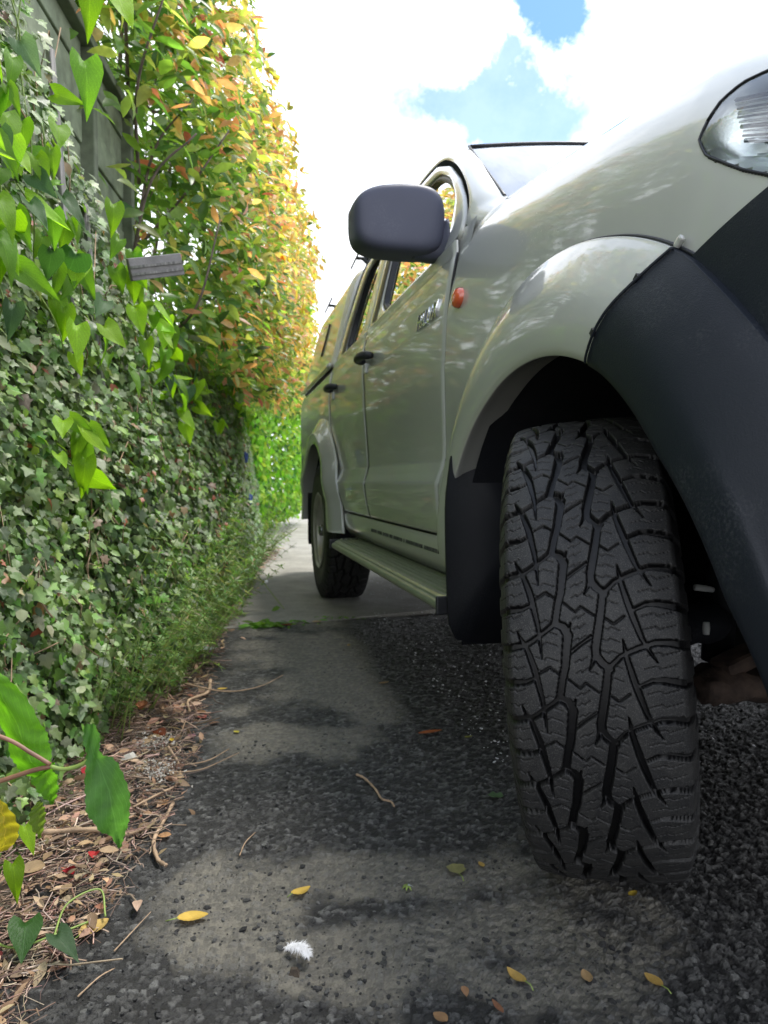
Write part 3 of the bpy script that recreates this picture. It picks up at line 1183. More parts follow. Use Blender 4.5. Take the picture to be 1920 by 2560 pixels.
# chrome ribs inside the lamp
for k in range(16):
    a0 = (-0.345 - 0.004 * k - (0.010 * max(0, k - 9)), 1.176 - 0.0075 * k); a1 = (-0.74, 1.035 - 0.008 * k)
    pts = [(a0[0] + (a1[0] - a0[0]) * t, S(a0[0] + (a1[0] - a0[0]) * t, a0[1] + (a1[1] - a0[1]) * t) - 0.010 - 0.001 * (k % 4), a0[1] + (a1[1] - a0[1]) * t) for t in np.linspace(0, 1, 16)]
    tube('lamp_rib', pts, 0.0016 if k % 3 else 0.0028, 'chrome' if k % 2 else 'dark_chrome', lampo, 6)
# ribbed strip between lamp and fender along the bottom edge
a_ = Acc()
for i in range(46):
    f = i / 45
    u = -0.34 - 0.20 * f; z = float(np.interp(-u, [0.313, 0.333, 0.398, 0.478, 0.628], [1.138, 1.110, 1.065, 1.020, 0.945])) - 0.001
    a_.box((u, S(u, z) + 0.001, z), (0.0012, 0.003, 0.0035))
a_.obj('ribbed_strip', 'seal_black', lampo)
for nm, cp in (('lens', 'lens'),):
    pass
far_lamp = lampo.copy(); COL.objects.link(far_lamp); far_lamp.scale = (1, -1, 1)
for ch in list(lampo.children):
    c = ch.copy(); COL.objects.link(c); c.parent = far_lamp

# ---- sill and side step ---------------------------------------------------------------------
G = np.zeros((50, 10, 3))
pr = smooth_curve([(0.868, 0.540), (0.872, 0.532), (0.872, 0.500), (0.866, 0.470), (0.845, 0.440), (0.80, 0.400)], 10)
for i, u in enumerate(np.linspace(0.52, 2.36, 50)):
    for k in range(10):
        G[i, k] = (u, pr[k, 0] - 0.010, pr[k, 1])
sill = grid_obj('sill', G, PAINT, truck); mirrored(sill)
# dark backing behind the shut lines
G = np.zeros((2, 3, 3))
for j, u in enumerate((0.66, 2.80)):
    for k, z in enumerate((0.50, 0.9, 1.24)):
        G[j, k] = (u, 0.838, z)
grid_obj('door_aperture', G, 'seal_black', truck)
# small print strip on the sill: row of tiny dark dashes
a_ = Acc()
for k in range(60):
    if random.random() < 0.82:
        u = 0.78 + k * 0.0155
        a_.box((u, 0.8625, 0.497), (0.009 * random.uniform(.6, 1.2), 0.001, 0.012))
tag(a_.obj('sill_lettering', 'dark_metal', truck), kind='stuff')
# step board: ribbed tread, rounded nose
stp = empty('side_step', (0, 0, 0), 0, truck)
us_ = np.linspace(0.50, 2.25, 60)
prf = [(0.80, 0.415)]
for k in range(7):
    v0 = 0.81 + k * 0.022
    prf += [(v0, 0.414), (v0 + 0.003, 0.421), (v0 + 0.010, 0.421), (v0 + 0.013, 0.414)]
prf += [(0.970, 0.414), (0.978, 0.410), (0.982, 0.400), (0.981, 0.385), (0.974, 0.374), (0.955, 0.368), (0.80, 0.372)]
G = np.zeros((60, len(prf), 3))
for i, u in enumerate(us_):
    for k, (v, z) in enumerate(prf):
        t = max(0, (u - 2.17) / 0.08); t2 = max(0, (0.56 - u) / 0.06)
        sh_ = (t ** 2 * 0.05 + t2 ** 2 * 0.03) * (v - 0.80) / 0.18
        G[i, k] = (u, v - 0.040 - sh_, z)
grid_obj('tread_board', G, 'step_alloy', stp, smooth=False)
tube('step_nose', [(u, 0.941 - (max(0, (u - 2.17) / 0.08)) ** 2 * .05, 0.392) for u in us_], 0.013, 'step_alloy', stp, 10)
for u in (0.505, 2.245):
    a_ = Acc(); a_.box((u, 0.87, 0.394), (0.012, 0.17, 0.045)); a_.obj('end_cap', 'dark_metal', stp, bevel=0.004)
for u in (0.85, 1.5, 2.05):
    a_ = Acc(); a_.box((u, 0.74, 0.40), (0.05, 0.26, 0.03)); a_.obj('step_bracket', 'dark_metal', stp)

# ---- mud flaps ----------------------------------------------------------------------------------
def mudflap(u, pts, name='mud_flap', th=0.012, bow=0.03):
    q = resample(np.array(pts), 40, True)
    c = q.mean(0)
    V = []
    for s_ in (0, 1):
        for (v, z) in q:
            V.append((u + s_ * th + bow * (0.82 - z) * 0.3, v, z))
        V.append((u + s_ * th + bow * (0.82 - c[1]) * 0.3, c[0], c[1]))
    n_ = 41
    Fc = [(i, (i + 1) % 40, 40) for i in range(40)] + [(n_ + (i + 1) % 40, n_ + i, n_ + 40) for i in range(40)]
    Fc += [(i, n_ + i, n_ + (i + 1) % 40, (i + 1) % 40) for i in range(40)]
    return mesh_obj(name, V, Fc, 'flap_rubber', truck)


mf = mudflap(0.47, rounded([(0.885, 0.830), (0.925, 0.780), (0.941, 0.65), (0.938, 0.5), (0.930, 0.34), (0.905, 0.305), (0.62, 0.295), (0.60, 0.60), (0.60, 0.83)]))
mfr = mudflap(3.53, [(0.90, 0.62), (0.90, 0.28), (0.62, 0.27), (0.62, 0.62)])

# ---- bed side, rear flare and hard top ---------------------------------------------------------------
def bed_v(z):
    return np.interp(z, [0.55, 0.62, 0.70, 0.80, 1.0, 1.15, 1.25, 1.30, 1.33], [0.85, 0.872, 0.880, 0.868, 0.870, 0.870, 0.866, 0.855, 0.835])


re2 = lambda z: rear_edge(z) + 0.008
tail = lambda z: 4.22 + 0.0 * z
bed = panel('bed_side', re2, tail, 0.50, 1.33, vfun=bed_v, nu_=120,
            hole_=lambda c: ((c[..., 0] - 3.085) ** 2 + (c[..., 2] - 0.40) ** 2) > 0.57 ** 2)
mirrored(bed)
tg = Acc(); tg.box((4.225, 0, 0.92), (0.04, 1.68, 0.80)); tg.obj('tailgate', PAINT, truck, bevel=0.01)
tg = Acc(); tg.box((4.30, 0, 0.50), (0.12, 1.6, 0.16)); tg.obj('rear_bumper', 'chrome', truck, bevel=0.02)

ths = np.linspace(-4, 186, 90)
Gf = []
for d in ths:
    rin = np.interp(d, [-4, 90, 130, 172, 186], [0.545, 0.52, 0.52, 0.545, 0.60])
    rout = np.interp(d, [-4, 90, 130, 160, 186], [0.64, 0.665, 0.675, 0.71, 0.80])
    row = []
    for (r, dv) in fprof(rout, rin, 0.062):
        t = R(180 - d) if False else R(d)
        u = 3.085 - math.cos(R(180) - t) * -1 * r if False else 3.085 + math.cos(t) * r
        z = 0.40 + math.sin(t) * r
        row.append((u, float(bed_v(max(z, 0.6))) + dv, max(z, 0.44)))
    Gf.append(row)
rf = grid_obj('wheel_arch_flare', np.array(Gf), PAINT, truck); mirrored(rf)

# hard top over the bed
top_sec = [(0.842, 1.338), (0.848, 1.36), (0.838, 1.40), (0.815, 1.50), (0.785, 1.62), (0.755, 1.74), (0.72, 1.84), (0.66, 1.895), (0.55, 1.92), (0.0, 1.955)]
sec = smooth_curve(top_sec, 50)
G = np.zeros((40, 99, 3))
for i, u in enumerate(np.linspace(2.80, 4.23, 40)):
    full = np.vstack([sec, (sec[:-1] * [-1, 1])[::-1]])
    pinch = max(0, (u - 3.95) / 0.28) ** 2
    for k in range(99):
        G[i, k] = (u - pinch * 0.35 * (full[k, 1] - 1.33), full[k, 0] * (1 - 0.02 * (i == 0)), full[k, 1] - 0.015 * (i == 0))
ht = grid_obj('hard_top', G, PAINT, truck)
capv = [tuple(G[39, k]) for k in range(99)]
mesh_obj('hard_top_end', capv, [tuple(range(99))], PAINT, truck, smooth=False)
mesh_obj('hard_top_front', [tuple(G[0, k]) for k in range(99)], [tuple(range(99))[::-1]], PAINT, truck, smooth=False)
# base moulding of the hard top (raised rail)
mold = [(u, 0.858, 1.345) for u in np.linspace(2.83, 4.22, 20)]
tube('hard_top_moulding', mold, 0.014, PAINT, truck, 8)
def ht_v(z): return float(np.interp(z, sec[:26, 1], sec[:26, 0]))
tube('hard_top_trim', [(3.45 - 0.25 * (z - 1.5), ht_v(z) + 0.004, z) for z in np.linspace(1.50, 1.70, 8)], 0.006, 'seal_black', truck, 6)
# roof bars: two short black ends stick out beyond the roof edge
for u, z, v in ((2.95, 1.985, 0.675), (3.86, 1.93, 0.70)):
    rb = empty('roof_bar', (u, 0, 0), 0, truck)
    tube('crossbar', [(0, -v, z), (0, v + 0.01, z)], 0.010, 'dark_metal', rb, 8)
    tube('bar_end', [(-0.16, v + 0.01, z + 0.012), (0.16, v + 0.01, z - 0.012)], 0.006, 'seal_black', rb, 6)
    for s_ in (1, -1):
        tube('bar_foot', [(0, s_ * (v - 0.10), z - 0.06), (0, s_ * (v - 0.03), z)], 0.012, 'seal_black', rb, 8)

# ---- underbody ------------------------------------------------------------------------------------------
a_ = Acc()
for s_ in (0.42, -0.42):
    a_.box((1.75, s_, 0.50), (4.6, 0.09, 0.13))
a_.obj('chassis_rail', 'dark_metal', truck)
a_ = Acc(); a_.box((1.75, 0, 0.56), (2.5, 1.5, 0.02)); a_.box((3.6, 0, 0.60), (1.2, 1.5, 0.02)); a_.box((0.0, 0, 0.62), (1.0, 0.8, 0.04))
a_.obj('floor_pan', 'liner_black', truck)
tube('rear_axle', [(3.085, -0.7, 0.40), (3.085, -0.1, 0.40), (3.085, 0, 0.40), (3.085, .1, .40), (3.085, 0.7, 0.40)], [0.045, 0.05, 0.13, 0.05, 0.045], 'dark_metal', truck, 14)
a_ = Acc(); a_.box((0.2, 0, 0.40), (0.9, 0.5, 0.26)); a_.obj('engine_sump', 'dark_metal', truck, bevel=0.05)
# rusty lower arm behind the wheel, brake hose ends, shock absorber
arm_p = smooth_curve([(-0.02, 0.615, 0.315), (0.0, 0.57, 0.32), (0.0, 0.50, 0.318), (0.0, 0.42, 0.318), (0.0, 0.30, 0.33)], 18)
V, Fc = [], []
for i, p in enumerate(arm_p):
    f = i / 17
    hz = np.interp(f, [0, 0.12, 0.3, 0.55, 1], [0.018, 0.027, 0.031, 0.025, 0.030]); hx = np.interp(f, [0, .2, 1], [0.03, 0.05, 0.10])
    for (x, z) in superell(18, hx, hz, 2.6):
        V.append((p[0] + x, p[1], p[2] + z + 0.006 * math.sin(7 * x / hx + i)))
for r in range(17):
    for k in range(18):
        Fc.append((r * 18 + k, r * 18 + (k + 1) % 18, (r + 1) * 18 + (k + 1) % 18, (r + 1) * 18 + k))
Fc.append(tuple(range(18))[::-1]); Fc.append(tuple(17 * 18 + k for k in range(18)))
mesh_obj('lower_arm', V, Fc, 'rust', truck)
a_ = Acc(); a_.box((-0.01, 0.52, 0.365), (0.06, 0.10, 0.03), Matrix.Rotation(R(-20), 3, 'X')); a_.obj('arm_bracket', 'rust', truck, bevel=0.01)
tube('cv_boot', [(0.02, 0.645, 0.43), (0.02, 0.62, 0.43), (0.02, 0.60, 0.43), (0.02, 0.575, 0.43), (0.02, 0.55, 0.43), (0.02, 0.53, 0.43)], [0.036, 0.042, 0.036, 0.040, 0.034, 0.02], 'liner_black', truck, 20)
tube('shock_absorber', [(0.08, 0.50, 0.34), (0.06, 0.50, 0.62), (0.05, 0.5, 0.64), (0.04, 0.50, 0.90)], [0.03, 0.03, 0.018, 0.018], 'dark_metal', truck, 14)
tube('white_hose_end', [(-0.02, 0.628, 0.505), (-0.02, 0.606, 0.502), (-0.02, 0.590, 0.499)], [0.006, 0.006, 0.005], 'white_tag', truck, 8)
tube('white_bolt_end', [(-0.045, 0.622, 0.446), (-0.045, 0.622, 0.434), (-0.045, 0.622, 0.424)], [0.0055, 0.0065, 0.0055], 'white_tag', truck, 8)

# =================================================================== wheels
TR = 0.408; TW = 0.234
NP_ = 25                                   # pitches round the tyre
nt, nsr = 190, 78                          # across, rows per pitch


def z6(x, y, y0=800.0):
    """tread drawing units -> (t across 0..1, s in pitches)"""
    return ((x - 0.07 * (y - y0) - 178) / 1890.0, (y + 0.07 * (x - 1100) - 450) / 755.0)


MM = 1.0 / 1000
lines = []                                 # (polyline pts, half width at each, depth)


def addl(pts, hw, depth):
    q = [z6(*p) for p in pts]
    if not hasattr(hw, '__len__'): hw = [hw] * len(q)
    lines.append((q, hw, depth))


D = 12.0
# groove A (left of centre)
addl([(710, 450), (800, 480), (850, 560), (836, 700), (822, 880), (792, 1010), (764, 1205)], [5.2, 6.0, 6.4, 6.0, 5.6, 5.2, 5.2], D)
addl([(880, 435), (850, 560)], [0.6, 3.2], D)
addl([(710, 450), (640, 510), (560, 570), (470, 640), (390, 690)], [4.2, 3.6, 3.4, 3.8, 4.0], D)
addl([(390, 690), (280, 712), (150, 752), (20, 790)], [4.2, 5.2, 6.0, 6.5], D)
addl([(500, 1018), (400, 1068), (280, 1085), (150, 1112), (20, 1135)], [2.6, 3.6, 4.8, 5.6, 6], D)
# groove B (left column)
addl([(300, 560), (345, 640), (390, 690)], [0.6, 2.6, 3.6], D)
addl([(390, 690), (440, 800), (490, 920), (530, 1060), (575, 1220), (605, 1380), (625, 1560)], [3.2, 4.2, 4.6, 4.2, 3.4, 2.4, 0.6], D)
addl([(545, 965), (660, 890), (765, 955)], [1.4, 1.4, 1.4], 6)
# centre rib
addl([(866, 745), (980, 650), (1100, 565)], [2.6, 2.3, 2.6], 8)
addl([(845, 985), (980, 1080), (1040, 1022), (1180, 1105)], [1.3, 1.2, 1.2, 1.3], 6)
# groove C
addl([(1270, 880), (1252, 1050), (1222, 1250), (1196, 1420), (1202, 1500), (1262, 1570), (1346, 1628)], [5.2, 5.6, 6.0, 5.8, 5.8, 5.6, 5.2], D)
addl([(1130, 740), (1112, 820), (1075, 895)], [3.0, 2.2, 0.6], D)
addl([(1270, 880), (1330, 815), (1400, 745), (1500, 690), (1590, 650)], [4.2, 3.6, 3.4, 3.8, 4.0], D)
addl([(1590, 650), (1760, 590), (1900, 585), (2080, 610), (2200, 620)], [4.0, 4.2, 5, 6, 6.5], D)
addl([(1270, 1110), (1385, 1182), (1490, 1100)], [1.4, 1.4, 1.4], 6)
# groove D (right column)
addl([(1474, 1325), (1500, 1430), (1522, 1530)], [0.6, 2.4, 3.8], D)
addl([(1522, 1530), (1580, 1700), (1640, 1860), (1722, 2060), (1800, 2180), (1876, 2282)], [3.6, 4.4, 4.4, 3.4, 2.2, 0.6], D)
addl([(1650, 1774), (1770, 1715), (1900, 1705), (2070, 1727), (2200, 1740)], [2.6, 3.4, 4.6, 5.6, 6], D)


# sipes: fine zig-zag cuts in every block
def sipe(x0, y0_, L, up, step=26, hw=0.44, d=4.0):
    a = (x0, y0_); b_ = (x0 + L * 0.38, y0_ + up * 0.38)
    c = (b_[0] + L * 0.12, b_[1] - math.copysign(step, up)); e = (x0 + L, y0_ + up * 0.9 - math.copysign(step, up))
    addl([a, b_, c, e], hw, d)


for dy in (0, 120, 235, 350, 500, 620):
    sipe(200, 830 + dy, 200, -85)
for dy in (0, 120, 380, 490, 600):
    sipe(505 + dy * 0.07, 800 + dy, 250, 60)
for dy in (0, 110, 330, 430, 545):
    sipe(930 + dy * 0.06, 830 + dy, 130, -95, 18)
for dy in (60, 300):
    sipe(1060 + dy * 0.05, 600 + dy, 90, 50, 14)
for dy in (0, 120, 250, 380, 640):
    sipe(1190 + dy * 0.10, 575 + dy, 200, 62)
for dy in (0, 120, 240, 370, 500, 620):
    sipe(1640 + dy * 0.13, 850 + dy, 330, -95)

# height on one pitch
tt = np.linspace(0, 1, nt)
ss = np.arange(nsr) / nsr
PITCH = 2 * math.pi * TR / NP_
T2, S2 = np.meshgrid(tt * TW, ss * PITCH)          # metres
H = np.zeros_like(T2)
GD = np.zeros_like(T2)
for q, hw, dep in lines:
    for i in range(len(q) - 1):
        for off in (-3, -2, -1, 0, 1, 2, 3):
            ax_, ay_ = q[i][0] * TW, (q[i][1] + off) * PITCH
            bx_, by_ = q[i + 1][0] * TW, (q[i + 1][1] + off) * PITCH
            if min(ay_, by_) > PITCH * 1.2 or max(ay_, by_) < -PITCH * 0.2: continue
            dx, dy = bx_ - ax_, by_ - ay_
            t_ = np.clip(((T2 - ax_) * dx + (S2 - ay_) * dy) / (dx * dx + dy * dy + 1e-12), 0, 1)
            dist = np.hypot(T2 - ax_ - t_ * dx, S2 - ay_ - t_ * dy)
            w_ = (hw[i] * (1 - t_) + hw[i + 1] * t_) * MM
            wall = 0.0011 if dep > 5 else 0.0005
            g_ = np.clip((w_ - dist) / wall + 0.5, 0, 1)
            g_ = g_ * g_ * (3 - 2 * g_)
            H = np.maximum(H, g_ * dep * MM)
# row of the section: tread + shoulders + sidewalls
side_l = smooth_curve([(-0.1225, 0.225), (-0.1270, 0.255), (-0.1305, 0.300), (-0.1280, 0.345), (-0.1220, 0.377), (-0.1155, 0.3935)], 22)[:-1]


def tyre_mesh():
    rows = NP_ * nsr
    crown = 0.010
    xs_t = (tt - 0.5) * TW
    e = np.abs(tt - 0.5) * 2
    base_r = TR - crown * np.clip((e - 0.35) / 0.65, 0, 1) ** 2.2 - 0.006 * np.clip((e - 0.93) / 0.07, 0, 1) ** 2
    ang = np.arange(rows) / rows * 2 * math.pi
    Ht = np.tile(H, (NP_, 1))
    nL = len(side_l)
    ncol = nt + 2 * nL
    V = np.zeros((rows, ncol, 3)); DP = np.zeros((rows, ncol))
    rad = np.zeros((rows, ncol)); X = np.zeros((rows, ncol))
    X[:, nL:nL + nt] = xs_t[None]; rad[:, nL:nL + nt] = base_r[None] - Ht
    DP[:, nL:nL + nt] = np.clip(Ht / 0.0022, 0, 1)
    for j in range(nL):
        x, r = side_l[j]
        f = np.clip((r - 0.355) / 0.036, 0, 1)             # shoulder grooves fade into the side wall
        gl = Ht[:, 1] * f; gr = Ht[:, -2] * f
        blk = 0.0022 * (np.sin(ang * NP_ * 2) > 0) * (0.325 < r < 0.374)
        rib = 0.0012 * (abs(r - 0.300) < 0.004) + 0.0016 * (abs(r - 0.245) < 0.004)
        X[:, j] = x - blk - rib + gl * 0.8; rad[:, j] = r - gl * 0.4
        X[:, ncol - 1 - j] = -x + blk + rib - gr * 0.8; rad[:, ncol - 1 - j] = r - gr * 0.4
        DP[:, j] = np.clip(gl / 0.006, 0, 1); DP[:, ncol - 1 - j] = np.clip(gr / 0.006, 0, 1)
    V[..., 0] = X
    V[..., 1] = -rad * np.cos(ang)[:, None]
    V[..., 2] = -rad * np.sin(ang)[:, None]          # s grows downwards on the side that faces -Y
    # ang=0 faces -Y; growing ang goes to -Z (down)
    f = grid_faces(rows, ncol, close_r=True)
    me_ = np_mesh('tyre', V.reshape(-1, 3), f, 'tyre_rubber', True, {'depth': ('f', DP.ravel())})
    return me_


TYRE = tyre_mesh()
# rim: lathe, x is the axis; outer face towards -X
rim_p = smooth_curve([(-0.128, 0.228), (-0.132, 0.219), (-0.118, 0.213), (-0.112, 0.200), (-0.075, 0.195), (-0.055, 0.185), (-0.045, 0.160), (-0.050, 0.120), (-0.060, 0.085), (-0.072, 0.06), (-0.088, 0.045), (-0.09, 0.001)], 48)


def rim_mesh():
    n = 64
    V = np.zeros((48, n, 3))
    for i, (x, r) in enumerate(rim_p):
        a = np.arange(n) / n * 2 * math.pi
        dish = 0.010 * (np.cos(a * 6) > 0.2) * (0.11 < r < 0.185)
        V[i, :, 0] = x + dish
        V[i, :, 1] = r * np.cos(a); V[i, :, 2] = r * np.sin(a)
    return np_mesh('rim', V.reshape(-1, 3), grid_faces(48, n, close_c=True), 'steel_wheel')


RIM = rim_mesh()
drum_me = None


def wheel(u, v, z, rz, camber, side=1):
    w = empty('wheel', (u, v, z), 0, truck)
    # wheel local: -X is the outer face; rotate so that it points outward (+Y of the truck)
    w.rotation_mode = 'XYZ'
    w.rotation_euler = (0, camber, rz)
    link_mesh('tyre', TYRE, w)
    link_mesh('rim', RIM, w)
    V, Fc = tube_geo([(-0.05, 0, 0), (0.10, 0, 0)], [0.15, 0.15], 30)
    mesh_obj('brake_drum', V, Fc, 'dark_metal', w)
    V, Fc = tube_geo([(-0.10, 0, 0), (-0.125, 0, 0)], [0.036, 0.030], 18)
    mesh_obj('hub_cap', V, Fc, 'dark_chrome', w)
    for k in range(6):
        a = k / 6 * 2 * math.pi
        V, Fc = tube_geo([(-0.06, 0.07 * math.cos(a), 0.07 * math.sin(a)), (-0.085, 0.07 * math.cos(a), 0.07 * math.sin(a))], 0.010, 6)
        mesh_obj('wheel_nut', V, Fc, 'dark_chrome', w)
    return w


# truck X axis points to the tail and Y outward: the wheel's tread front (-Y local) must face the nose (-X truck)
base_rz = R(-90)
steer = R(-29.5)
fw = wheel(0.064, 0.776, 0.402, base_rz + steer, R(0), 1)
fw.rotation_euler = (0, 0, 0)
fw.rotation_mode = 'QUATERNION'
q_ = Matrix.Rotation(base_rz + steer, 3, 'Z') @ Matrix.Rotation(R(-4.8), 3, 'Y')
fw.rotation_quaternion = q_.to_quaternion()
# moulding hairs on the outer shoulder
rw = wheel(3.085, 0.765, 0.402, base_rz, 0)
for (u, v, rz) in ((0.0, -0.775, -base_rz + steer), (3.085, -0.765, -base_rz)):
    wheel(u, v, 0.402, rz, 0)

# =================================================================== ground
def vnoise(x, y, seed=0):
    """smooth value noise on numpy arrays"""
    xi = np.floor(x).astype(np.int64); yi = np.floor(y).astype(np.int64)
    xf = x - xi; yf = y - yi
    xf = xf * xf * (3 - 2 * xf); yf = yf * yf * (3 - 2 * yf)
    def h(a, b_):
        n = (a * 374761393 + b_ * 668265263 + seed * 974634777) & 0x7fffffff
        n = ((n ^ (n >> 13)) * 1274126177) & 0x7fffffff
        return ((n ^ (n >> 16)) & 0xffff) / 65535.0
    return (h(xi, yi) * (1 - xf) + h(xi + 1, yi) * xf) * (1 - yf) + (h(xi, yi + 1) * (1 - xf) + h(xi + 1, yi + 1) * xf) * yf


def fbm(x, y, seed=0, o=4):
    a = 0; w = 0.5
    for k in range(o):
        a = a + w * vnoise(x * 2 ** k, y * 2 ** k, seed + k); w *= 0.5
    return a / (1 - 0.5 ** o)


def worley(x, y, s, seed):
    """F1, F2 and cell value for cells of size s"""
    X = x / s; Y = y / s
    xi = np.floor(X).astype(np.int64); yi = np.floor(Y).astype(np.int64)
    F1 = np.full(X.shape, 9.0); F2 = np.full(X.shape, 9.0); C = np.zeros(X.shape); TX = np.zeros(X.shape)
    def h(a, b_, k):
        n = (a * 73856093 ^ b_ * 19349663 ^ (seed + k) * 83492791) & 0x7fffffff
        n = ((n ^ (n >> 15)) * 1103515245 + 12345) & 0x7fffffff
        return ((n >> 7) & 0xffff) / 65535.0
    for dx in (-1, 0, 1):
        for dy in (-1, 0, 1):
            a = xi + dx; b_ = yi + dy
            px = a + 0.1 + 0.8 * h(a, b_, 1); py = b_ + 0.1 + 0.8 * h(a, b_, 2)
            ex = X - px; ey = Y - py
            # angular, slightly stretched stones
            an = h(a, b_, 4) * 3.14
            rx = ex * np.cos(an) + ey * np.sin(an); ry = -ex * np.sin(an) + ey * np.cos(an)
            d = np.maximum(np.hypot(rx, ry * 1.35) * 0.92, (np.abs(rx) + np.abs(ry * 1.3)) * 0.72)
            cv = h(a, b_, 3)
            new = d < F1
            F2 = np.where(new, F1, np.minimum(F2, d))
            TX = np.where(new, rx * (h(a, b_, 5) - 0.5) + ry * (h(a, b_, 6) - 0.5), TX)
            C = np.where(new, cv, C)
            F1 = np.where(new, d, F1)
    return F1, F2, C, TX


def edge_x(y):
    """left border of the asphalt"""
    return np.interp(y, [0.0, 0.9, 1.3, 1.7, 2.6, 3.3, 5.6, 9.6, 17.5], [-0.56, -0.50, -0.47, -0.50, -0.66, -0.76, -0.99, -1.2, -2.2])


def asphalt_height(x, y):
    F1, F2, C, TX = worley(x, y, 0.0125, 3)
    f1, f2, c2, tx2 = worley(x + 5, y + 3, 0.0070, 9)
    edge = np.clip((F2 - F1) / 0.22, 0, 1)
    up = np.clip((C - 0.25) / 0.75, 0, 1)
    coarse = np.clip((x - 0.25) / 0.35, 0, 1) * 0.9 + 1.0 + 0.6 * (fbm(x * 2.1, y * 2.1, 5) - 0.5)
    h_ = edge ** 0.6 * (0.0012 + 0.0038 * up) + TX * 0.006 * edge
    h2 = np.clip((f2 - f1) / 0.25, 0, 1) ** 0.6 * 0.0018 * c2 + tx2 * .002
    h_ = h_ * coarse * 0.9 + h2
    gapm = np.clip((F2 - F1 - 0.05) / 0.16, 0, 1) * np.clip((C - 0.12) * 4, 0, 1)
    big = (fbm(x * 1.3, y * 1.3, 21) - 0.5) * 0.006 + (fbm(x * 6, y * 6, 23) - 0.5) * 0.003
    # sandy worn areas: soft-edged islands down the middle of the lane
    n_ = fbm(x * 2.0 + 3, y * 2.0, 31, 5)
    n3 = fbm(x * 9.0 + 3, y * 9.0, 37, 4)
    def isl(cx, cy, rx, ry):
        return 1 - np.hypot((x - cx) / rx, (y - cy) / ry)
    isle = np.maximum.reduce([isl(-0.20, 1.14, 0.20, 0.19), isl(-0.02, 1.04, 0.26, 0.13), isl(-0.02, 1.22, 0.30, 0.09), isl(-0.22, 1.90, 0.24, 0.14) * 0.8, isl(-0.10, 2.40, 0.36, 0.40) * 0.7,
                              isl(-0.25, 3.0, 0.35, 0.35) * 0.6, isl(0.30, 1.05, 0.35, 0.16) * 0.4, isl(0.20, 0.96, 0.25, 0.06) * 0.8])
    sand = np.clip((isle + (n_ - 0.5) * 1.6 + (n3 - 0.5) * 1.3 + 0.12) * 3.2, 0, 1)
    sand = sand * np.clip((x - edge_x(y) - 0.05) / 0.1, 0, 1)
    sand = sand * np.where(y > 1.5, np.clip((0.12 - 0.19 * (y - 1.9) + 0.12 * (n_ - 0.5) - x) / 0.08, 0, 1), 1)  # sand masked out past the truck side: shade under it put into the colour
    h_ = h_ * (1 - 0.12 * sand)
    return h_ + big, C, gapm * (1 - 0.10 * sand), sand


ys = [0.62]
while ys[-1] < 3.62: ys.append(ys[-1] * 1.0034)
ys = np.array(ys)
ts = np.arange(-0.98, 0.98, 0.0030)
Yg, Tg = np.meshgrid(ys, ts, indexing='ij')
Xg = Yg * Tg
Xg = np.maximum(Xg, edge_x(Yg) - 0.16)
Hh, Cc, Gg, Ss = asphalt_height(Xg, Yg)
Hh = Hh - 0.006
drop = np.clip((edge_x(Yg) - Xg + 0.02) / 0.12, 0, 1)
Hh = Hh - 0.006 * drop
keep = 0.25 * (Xg[:-1, :-1] + Xg[1:, :-1] + Xg[:-1, 1:] + Xg[1:, 1:]) > edge_x(0.5 * (Yg[:-1, :-1] + Yg[1:, 1:])) - 0.14
jl = lambda x: 3.30 + 0.47 * (x + 0.73)     # the joint between the asphalt and the older slab
keepj = Yg[1:, 1:] < jl(Xg[1:, 1:])
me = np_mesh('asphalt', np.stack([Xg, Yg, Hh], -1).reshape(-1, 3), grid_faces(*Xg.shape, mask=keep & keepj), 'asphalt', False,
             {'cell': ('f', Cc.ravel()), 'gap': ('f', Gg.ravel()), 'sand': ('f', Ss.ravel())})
bm = bmesh.new(); bm.from_mesh(me)
bmesh.ops.delete(bm, geom=[v for v in bm.verts if not v.link_faces], context='VERTS'); bm.to_mesh(me); bm.free()
tag(link_mesh('asphalt', me), kind='structure')

# asphalt outside the detailed area (beside, behind the camera and under the far side of the truck)
def coarse_sheet(name, x0, x1, y0, y1, nx, ny, z, mat, keepf=None, colf=None, bumpy=0.004):
    xs = np.linspace(x0, x1, nx); yy = np.linspace(y0, y1, ny)
    X_, Y_ = np.meshgrid(xs, yy)
    Z_ = z + (fbm(X_ * 3, Y_ * 3, 41) - 0.5) * bumpy
    m_ = None
    if keepf is not None:
        cx_ = 0.5 * (X_[:-1, :-1] + X_[1:, 1:]); cy_ = 0.5 * (Y_[:-1, :-1] + Y_[1:, 1:])
        m_ = keepf(cx_, cy_)
    at = None
    if mat == 'asphalt':
        f1, f2, c_, _t = worley(X_, Y_, 0.05, 3)
        at = {'cell': ('f', c_.ravel()), 'gap': ('f', np.clip((f2 - f1) * 4, 0.3, 1).ravel()), 'sand': ('f', 0 * X_.ravel())}
    me_ = np_mesh(name, np.stack([X_, Y_, Z_], -1).reshape(-1, 3), grid_faces(ny, nx, mask=m_), mat, False, at)
    return tag(link_mesh(name, me_), kind='structure')


coarse_sheet('road', -0.60, 6.0, -3.0, 5.5, 200, 260, -0.014, 'asphalt',
             keepf=lambda x, y: (y < jl(x)) & ((y < 0.66) | (x > 0.93 * y) | (y > 3.55)))
